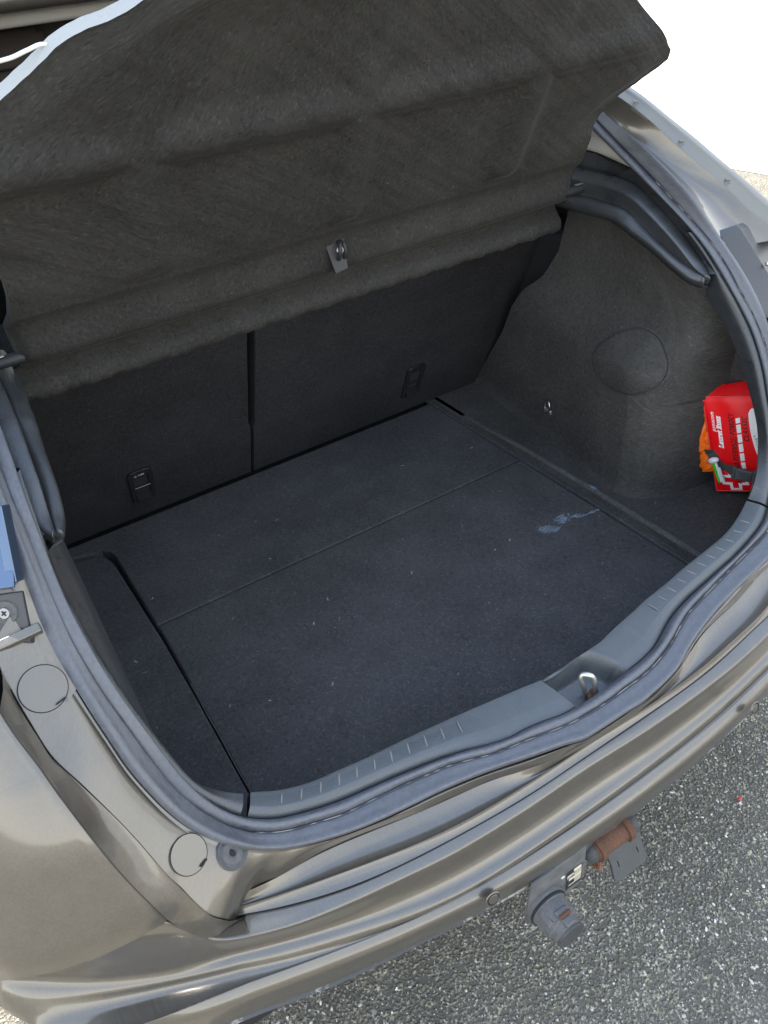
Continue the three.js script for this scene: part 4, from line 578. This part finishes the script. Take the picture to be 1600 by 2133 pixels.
  for (const d of [-0.019, 0.022]) { const h = new THREE.Path(); h.moveTo(d - 0.0009, -0.007); h.lineTo(d - 0.0009, 0.004); h.lineTo(d + 0.0009, 0.004); h.lineTo(d + 0.0009, -0.007); h.closePath(); cp.holes.push(h); }
  const cg = new THREE.ExtrudeGeometry(cp, { depth: 0.004, bevelEnabled: true, bevelSize: 0.0012, bevelThickness: 0.0012, bevelSegments: 2 });
  mesh('cover_plate', place(cg, V(cx + 0.012, ty - 0.030, tz + 0.022), eul(-0.52, 0, 0)), rub, tb, 'black plastic cover plate with two slots');
}

// ---------- parcel shelf, hinged up on its pins ----------
{
  const shelf = new THREE.Group(); shelf.name = 'parcel_shelf'; scene.add(shelf);
  top(shelf, 'dark felt parcel shelf swung up above the boot, ribbed underside showing', 'parcel shelf');
  const th = Math.PI / 3, sy = Math.sin(th), cz = Math.cos(th);
  const half = [[-0.06, 0.535], [0.0, 0.538], [0.04, 0.535], [0.085, 0.531], [0.13, 0.522], [0.17, 0.519], [0.2, 0.536], [0.225, 0.565], [0.255, 0.622], [0.272, 0.645], [0.29, 0.640], [0.32, 0.598], [0.345, 0.566], [0.38, 0.512], [0.40, 0.482], [0.43, 0.434], [0.46, 0.392], [0.478, 0.358], [0.49, 0.326], [0.501, 0.299], [0.512, 0.25], [0.52, 0.12]];
  const width = s => tab(s, half);
  // height of the underside towards the boot: crosswise rib, three lengthwise ribs, rolled front edge
  const bumpF = (x, s) => {
    const rib = (d, w) => Math.exp(-Math.pow(Math.abs(d / w), 2.6));
    let h = 0;
    h += 0.017 * rib(s - 0.327 - 0.012 * Math.abs(x), 0.026);
    const v = Math.max(rib(x + 0.325, 0.034), rib(x - 0.318, 0.034), rib(x + 0.002, 0.03)) * sm(0.1, 0.15, s) * (1 - sm(0.33, 0.42, s) * 0.45);
    h = Math.max(h, 0.017 * v);
    h += 0.006 * sm(0.45, 0.52, s);
    h -= 0.012 * sm(0.08, 0.0, Math.abs(Math.abs(x) - width(s))) * sm(0.14, 0.2, s);
    return h;
  };
  const front = [[1.056, -1.227], [1.061, -1.220], [1.071, -1.217], [1.081, -1.2195], [1.091, -1.228], [1.100, -1.2365], [1.108, -1.239], [1.115, -1.231], [1.1205, -1.212], [1.1265, -1.193], [1.134, -1.1825], [1.145, -1.1775], [1.158, -1.1755], [1.172, -1.1735], [1.187, -1.1695], [1.199, -1.162]]; // y, z of the rolled edge
  const NX = 260, rowsU = [], rowsT = [];
  const X = k => Math.sign(k) * (1 - Math.pow(1 - Math.abs(k), 1.15));
  const ks = Array.from({ length: NX + 1 }, (_, i) => X(-1 + 2 * i / NX));
  const ragged = x => 0.0015 * Math.sin(x * 90) + 0.001 * Math.sin(x * 233 + 1) + 0.0007 * Math.sin(x * 611);
  const trail = [];
  front.forEach(([y, z], j) => { const w = j < 7 ? 0.545 : lerp(0.535, 0.537, (j - 7) / 9); rowsU.push(ks.map(k => V(k * w, y + (j < 2 ? ragged(k * w) : 0), z - 0.004 * sm(0.92, 1, Math.abs(k)) - (j > 8 && j < 15 ? 0.01 * sm(0.965, 1.0, Math.abs(k)) : 0)))); });
  for (let j = 0; j <= 110; j++) {
    const s = 0.1 + 0.4195 * j / 110, w = width(s), bl = sm(0.1, 0.13, s);
    rowsU.push(ks.map(k => { const x = k * w, h = bumpF(x, s) + ragged(x * 0.7 + s) * 0.3; return V(x, 1.12 + s * sy - h * cz * bl, -1.2 + s * cz + h * sy * bl - (1 - bl) * 0.002); }));
  }
  // closed board: top skin behind
  const n = rowsU.length, thick = 0.02;
  for (let j = n - 1; j >= 0; j--) { const s = j < front.length ? 0 : 1; rowsT.push(rowsU[j].map((p, i) => { const nn = j < front.length ? V(0, 0, -1) : V(0, cz, -sy); return p.clone().addScaledVector(nn, thick); })); }
  const rim = (r0, r1) => r0.map((p, i) => p.clone().lerp(r1[i], 0.5));
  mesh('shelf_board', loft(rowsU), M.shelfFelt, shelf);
  mesh('shelf_top', loft(rowsT), M.wallFelt, shelf);
  // cut edge all round; rear stretch paler, sunlight put into its colour
  const sideEdge = (i0, j0, j1) => { const U = rowsU.slice(j0, j1), Tt = U.map((_, j) => rowsT[n - 1 - j0 - j]); return loft([U.map(r => r[i0]), U.map((r, j) => r[i0].clone().lerp(Tt[j][i0], 0.5).add(V(i0 ? 0.0015 : -0.0015, 0, 0))), Tt.map(r => r[i0])]); };
  const sunlitEdgeMat = new THREE.MeshStandardMaterial({ color: new THREE.Color().setRGB(0.34, 0.35, 0.35), roughness: 0.95, bumpMap: M.shelfFelt.bumpMap, bumpScale: 0.002 });
  const J = front.length + 62; mesh('shelf_side', [sideEdge(0, 0, J + 1), sideEdge(NX, 0, J + 1), loft([rowsU[0], rowsT[n - 1]])], M.shelfFelt, shelf);
  mesh('shelf_edge', [sideEdge(0, J, n), sideEdge(NX, J, n), loft([rowsU[n - 1], rowsT[0]])], sunlitEdgeMat, shelf, 'cut edge of the shelf board with sunlight put into its pale colour');
  for (const s of [-1, 1]) { const pin = mesh('hinge_pin', place(new THREE.CylinderGeometry(0.0085, 0.0095, 0.05, 24), V(s * 0.552, 1.141, -1.196), eul(0, 0, Math.PI / 2)), M.black, shelf); mesh('pin_clip', place(rbox(0.02, 0.0015, 0.007, 0.0005), V(s * 0.563, 1.151, -1.194)), M.zinc, pin); }
  // hook on the underside
  const hc = V(-0.004, 1.166, -1.1715), hq = eul(-0.25, -0.1, 0.0), H = (x, y, z) => V(x, y, z).applyQuaternion(hq).add(hc);
  const hb = new THREE.Shape(); hb.moveTo(-0.012, -0.032); hb.lineTo(0.010, -0.029); hb.lineTo(0.015, 0.016); hb.quadraticCurveTo(0.013, 0.026, 0.004, 0.028); hb.lineTo(-0.012, 0.025); hb.quadraticCurveTo(-0.018, 0.018, -0.017, 0.008); hb.closePath();
  const hg = new THREE.ExtrudeGeometry(hb, { depth: 0.004, bevelEnabled: true, bevelSize: 0.001, bevelThickness: 0.001, bevelSegments: 2 });
  const hook = mesh('bag_hook', [place(hg, hc, hq)], M.black, shelf);
  mesh('hook_arm', [tube([H(-0.002, -0.012, 0.006), H(-0.001, -0.002, 0.016), H(0.002, 0.010, 0.017), H(0.004, 0.015, 0.010), H(0.004, 0.015, 0.004)], 0.0035, 20, 10), tube([H(0.009, -0.012, 0.006), H(0.010, -0.002, 0.014), H(0.010, 0.010, 0.015), H(0.009, 0.015, 0.010), H(0.008, 0.015, 0.004)], 0.003, 20, 10)], M.black, hook);
  mesh('hook_eye', place(new THREE.TorusGeometry(0.005, 0.0015, 8, 20), H(0.004, 0.002, 0.0065), hq), M.zinc, hook);
  // lifting cord
  mesh('lift_cord', tube([V(-0.56, 1.512, -0.99), V(-0.47, 1.518, -0.99), V(-0.45, 1.519, -0.99), V(-0.437, 1.5205, -0.99), V(-0.42, 1.5245, -0.992), V(-0.40, 1.527, -0.995), V(-0.36, 1.50, -1.0)], 0.0022, 40, 8), new THREE.MeshStandardMaterial({ color: new THREE.Color().setRGB(0.7, 0.7, 0.68), roughness: 0.8 }), shelf, 'thin pale lifting cord');
}

// ---------- first aid pouch, gloves and light stick in the right pocket ----------
{
  const o = V(0.688, 0.531, -0.849), ux = V(0.028, -0.011, 0.056).normalize(), uy = V(-0.028, 0.224, -0.055).normalize(); ux.addScaledVector(uy, -ux.dot(uy)).normalize(); const un = V(0, 0, 0).crossVectors(ux, uy).normalize(); // un points out of the front face
  const P = (a, b, c) => o.clone().addScaledVector(ux, a).addScaledVector(uy, b).addScaledVector(un, c);
  const Wd = 0.15, Hh = 0.231, D = 0.066, pq = frame(ux, uy, un);
  const pouch = new THREE.Group(); pouch.name = 'first_aid_pouch'; scene.add(pouch);
  top(pouch, 'bright red first aid pouch with white cross outline standing in the right pocket', 'first aid kit');
  const cv = document.createElement('canvas'); cv.width = 700; cv.height = 1024; const x = cv.getContext('2d');
  x.fillStyle = '#f2000e'; x.fillRect(0, 0, 700, 1024);
  x.save(); x.translate(0, 1024); x.rotate(-Math.PI / 2);      // along the long side, reading upwards
  // cross outline near the foot
  x.strokeStyle = '#f4f1ee'; x.lineWidth = 30; x.lineJoin = 'miter'; x.beginPath();
  const cx = 140, cy = 200, a = 42, b = 112;[[-a, -b], [a, -b], [a, -a], [b, -a], [b, a], [a, a], [a, b], [-a, b], [-a, a], [-b, a], [-b, -a], [-a, -a]].forEach((p, i) => i ? x.lineTo(cx + p[0], cy + p[1]) : x.moveTo(cx + p[0], cy + p[1])); x.closePath(); x.stroke();
  x.fillStyle = '#1c1416'; x.font = 'italic bold 74px sans-serif'; x.fillText('APTECZKA PIERWSZEJ POMOCY', 95, 268, 770);
  x.font = 'italic bold 66px sans-serif'; x.fillText('CLASSIC', 575, 384, 268);
  x.fillStyle = '#f7f4f2'; for (let k = 0; k < 6; k++) { const q = 262 + k * 101; x.beginPath(); x.moveTo(q, 282); x.lineTo(q + 86 - (k === 5 ? 34 : 0), 282); x.lineTo(q + 95 - (k === 5 ? 34 : 0), 322); x.lineTo(q + 9, 322); x.closePath(); x.fill(); }
  // white brand lettering and signature, as far as they can be read
  x.font = 'italic bold 46px sans-serif'; x.fillText('panacom', 672, 84, 230); x.font = 'italic 58px serif'; x.lineWidth = 7; x.strokeStyle = '#f7f4f2'; x.strokeText('Lauret Rusz', 500, 140, 380);
  x.beginPath(); x.moveTo(225, 500); x.quadraticCurveTo(520, 392, 860, 398); x.quadraticCurveTo(945, 430, 900, 462); x.quadraticCurveTo(600, 470, 225, 575); x.closePath(); x.fillStyle = '#f7f4f2'; x.fill();
  x.save(); x.translate(255, 522); x.rotate(-0.17); x.fillStyle = '#3a3030'; x.font = '44px sans-serif'; x.fillText('APTECZNY DIN 13164 *', 0, 0, 400); x.restore();
  x.restore();
  const ct = new THREE.CanvasTexture(cv); ct.colorSpace = THREE.SRGBColorSpace; ct.anisotropy = 4;
  const redM = new THREE.MeshPhysicalMaterial({ color: new THREE.Color().setRGB(0.84, 0.004, 0.008), roughness: 0.5, bumpMap: grain, bumpScale: 0.0005 });
  const front = new THREE.MeshPhysicalMaterial({ map: ct, roughness: 0.5 });
  // bulging front: grid with soft wrinkles
  const NU = 40, NV = 60, rows = [];
  const bulge = (u, v) => 0.012 * Math.pow(Math.max(0, Math.sin(u * Math.PI)), 0.6) * Math.pow(Math.max(0, Math.sin(Math.min(1, v * 1.02) * Math.PI)), 0.5) + 0.0012 * Math.sin(u * 17 + v * 9) * sm(0.5, 1, v) - 0.006 * Math.exp(-Math.pow((v - 0.26 + (u - 0.3) * 0.18) / 0.045, 2));
  for (let j = 0; j <= NV; j++) { const v = j / NV; rows.push(Array.from({ length: NU + 1 }, (_, i) => { const u = i / NU; return P(u * Wd, v * Hh * (1 - 0.04 * u), bulge(u, v)); })); }
  const fg = loft(rows); { const uv = fg.attributes.uv; let k = 0; for (let j = 0; j <= NV; j++) for (let i = 0; i <= NU; i++) uv.setXY(k++, i / NU, j / NV); }
  mesh('printed_front', fg, front, pouch);
  const tp = rows[NV], tb = tp.map((p, i) => P(i / NU * Wd, Hh * 1.05 - 0.004 * Math.sin(i / NU * 9), -D)), tm = tp.map((p, i) => p.clone().lerp(tb[i], 0.5).add(uy.clone().multiplyScalar(0.007)));
  const lf = rows.map(r => r[0]), lb = rows.map((r, j) => P(0.004, j / NV * Hh * 1.06, -D)), bt = rows[0].map((p, i) => P(i / NU * Wd, 0, -D)), rt = rows.map(r => r[NU]), rb = rows.map((r, j) => P(Wd, j / NV * Hh, -D));
  mesh('pouch_body', [loft([tp, tp.map((p, i) => p.clone().lerp(tm[i], 0.5).add(uy.clone().multiplyScalar(0.003))), tm]), loft([tm.map((p, i) => p.clone().lerp(tb[i], 0.28)), tm.map((p, i) => p.clone().lerp(tb[i], 0.6).add(uy.clone().multiplyScalar(0.006))), tb]), loft([lf, lf.map((p, i) => p.clone().lerp(lb[i], 0.5).add(ux.clone().multiplyScalar(-0.004))), lb]), loft([rows[0], bt]), loft([rt, rb]), loft([tb, bt])], redM, pouch);
  mesh('zip', loft([tm.map((p, i) => p.clone().addScaledVector(uy, 0.0008)), tm.map((p, i) => p.clone().lerp(tb[i], 0.3).addScaledVector(uy, 0.003))]), new THREE.MeshStandardMaterial({ color: new THREE.Color().setRGB(0.05, 0.045, 0.04), roughness: 0.7 }), pouch);
  mesh('piping', [tube(lf.filter((_, i) => i % 6 === 0), 0.0013, 40, 6), tube(tp.filter((_, i) => i % 4 === 0), 0.0013, 30, 6), tube(rows[0].filter((_, i) => i % 4 === 0), 0.0013, 30, 6)], new THREE.MeshStandardMaterial({ color: new THREE.Color().setRGB(0.72, 0.06, 0.06), roughness: 0.6 }), pouch);
  // strap and buckle round the lower third
  const sv = u => 0.16 + 0.29 * Math.exp(-Math.max(0, u) * 5), strapPath = []; for (let i = 0; i <= 30; i++) { const u = -0.02 + i / 30; strapPath.push(P(Math.max(0, u) * Wd, sv(u) * Hh, bulge(Math.min(1, Math.max(0.02, u)), Math.max(0.02, sv(u))) + 0.0018)); }
  const strapM = new THREE.MeshStandardMaterial({ color: new THREE.Color().setRGB(0.055, 0.05, 0.045), roughness: 0.75 });
  const strap = mesh('strap', [sweep([P(-0.006, 0.40 * Hh, -0.03), P(-0.003, 0.35 * Hh, -0.006), ...strapPath], [[-0.012, -0.0006], [-0.0115, 0.0008], [0.0115, 0.0008], [0.012, -0.0006]], () => un)], strapM, pouch);
  mesh('buckle', [place(rbox(0.034, 0.027, 0.007, 0.0025), P(0.062, sv(0.062 / Wd) * Hh, 0.009), pq.clone().multiply(eul(0, 0, -0.3))), place(rbox(0.008, 0.031, 0.009, 0.002), P(0.044, sv(0.044 / Wd) * Hh, 0.0085), pq.clone().multiply(eul(0, 0, -0.3))), place(rbox(0.009, 0.03, 0.008, 0.002), P(0.083, sv(0.083 / Wd) * Hh, 0.0085), pq.clone().multiply(eul(0, 0, -0.3)))], M.grey, strap);
  // orange rubber gloves pushed in beside the pouch
  const gl = new THREE.Group(); gl.name = 'rubber_gloves'; scene.add(gl);
  top(gl, 'crumpled orange rubber gloves wedged behind the red first aid pouch', 'gloves');
  const om = new THREE.MeshPhysicalMaterial({ color: new THREE.Color().setRGB(0.95, 0.16, 0.004), roughness: 0.42, bumpMap: grain, bumpScale: 0.0006 });
  const lobe = (pts, rs, flat) => { const c = new THREE.CatmullRomCurve3(pts), n = 36, path = c.getPoints(n), rr = i => tab(i / n, rs); const prof = Array.from({ length: 17 }, (_, k) => k / 16 * 2 * Math.PI); const rowsG = prof.map(() => []); path.forEach((p, i) => { const t = path[Math.min(n, i + 1)].clone().sub(path[Math.max(0, i - 1)]).normalize(), u = un.clone().addScaledVector(t, -un.dot(t)).normalize(), s = V(0, 0, 0).crossVectors(t, u); prof.forEach((f, k) => { const r = rr(i) * (1 + 0.12 * Math.sin(f * 3 + i * 0.5) + 0.06 * Math.sin(f * 5 - i * 0.9)); rowsG[k].push(p.clone().addScaledVector(s, Math.cos(f) * r).addScaledVector(u, Math.sin(f) * r * flat)); }); }); return loft(rowsG); };
  mesh('glove_finger', lobe([P(0.03, 0.18, -0.018), P(0.002, 0.192, -0.012), P(-0.012, 0.190, -0.010), P(-0.020, 0.174, -0.010)], [[0, 0.012], [0.5, 0.016], [0.85, 0.012], [1, 0.001]], 0.6), om, gl);
  mesh('glove_finger', lobe([P(0.02, 0.20, -0.018), P(-0.008, 0.172, -0.012), P(-0.0165, 0.142, -0.009), P(-0.0195, 0.106, -0.007), P(-0.0185, 0.094, -0.007)], [[0, 0.014], [0.5, 0.0135], [0.85, 0.0105], [0.95, 0.007], [1, 0.0008]], 0.6), om, gl);
  mesh('glove_cuff', lobe([P(-0.004, 0.115, -0.008), P(-0.011, 0.090, -0.007), P(-0.012, 0.068, -0.007), P(-0.010, 0.050, -0.008)], [[0, 0.005], [0.35, 0.013], [0.8, 0.0175], [1, 0.0165]], 0.55), om, gl);
  mesh('glove_finger', lobe([P(0.02, 0.15, -0.014), P(-0.002, 0.136, -0.008), P(-0.006, 0.122, -0.006), P(0.002, 0.112, -0.006)], [[0, 0.01], [0.6, 0.008], [1, 0.001]], 0.6), om, gl);
  // small green and white stick with a round head tucked under the strap
  const st = new THREE.Group(); st.name = 'light_stick'; scene.add(st);
  top(st, 'small green and white plastic stick with round white head tucked under the pouch strap', 'stick');
  const wm = new THREE.MeshPhysicalMaterial({ color: new THREE.Color().setRGB(0.8, 0.78, 0.78), roughness: 0.35 }), gm = new THREE.MeshPhysicalMaterial({ color: new THREE.Color().setRGB(0.01, 0.55, 0.02), roughness: 0.3 });
  const A = P(0.008, 0.082, 0.014), B = P(0.0165, 0.033, 0.018), dir = B.clone().sub(A).normalize(), sq = frame(V(0, 0, 0).crossVectors(dir, un).normalize(), dir, V(0, 0, 0).crossVectors(V(0, 0, 0).crossVectors(dir, un).normalize(), dir).normalize());
  const c0 = A.clone().lerp(B, 0.5);
  mesh('stick_body', place(rbox(0.0105, A.distanceTo(B), 0.005, 0.0022), c0, sq), wm, st);
  mesh('green_band', place(rbox(0.0052, A.distanceTo(B) * 0.97, 0.003, 0.0012), c0.clone().addScaledVector(un, 0.0026).addScaledVector(ux, -0.0018), sq), gm, st);
  mesh('round_head', place(new THREE.SphereGeometry(1, 24, 16), A.clone().addScaledVector(dir, -0.004), sq, V(0.0115, 0.0068, 0.0075)), wm, st);
  mesh('clear_sleeve', place(new THREE.CylinderGeometry(0.0032, 0.0032, 0.034, 16), c0.clone().addScaledVector(ux, 0.007).addScaledVector(uy, -0.006).addScaledVector(un, 0.001), sq), new THREE.MeshPhysicalMaterial({ color: new THREE.Color().setRGB(0.75, 0.8, 0.74), roughness: 0.2 }), st);
}

renderer.render(scene, camera);
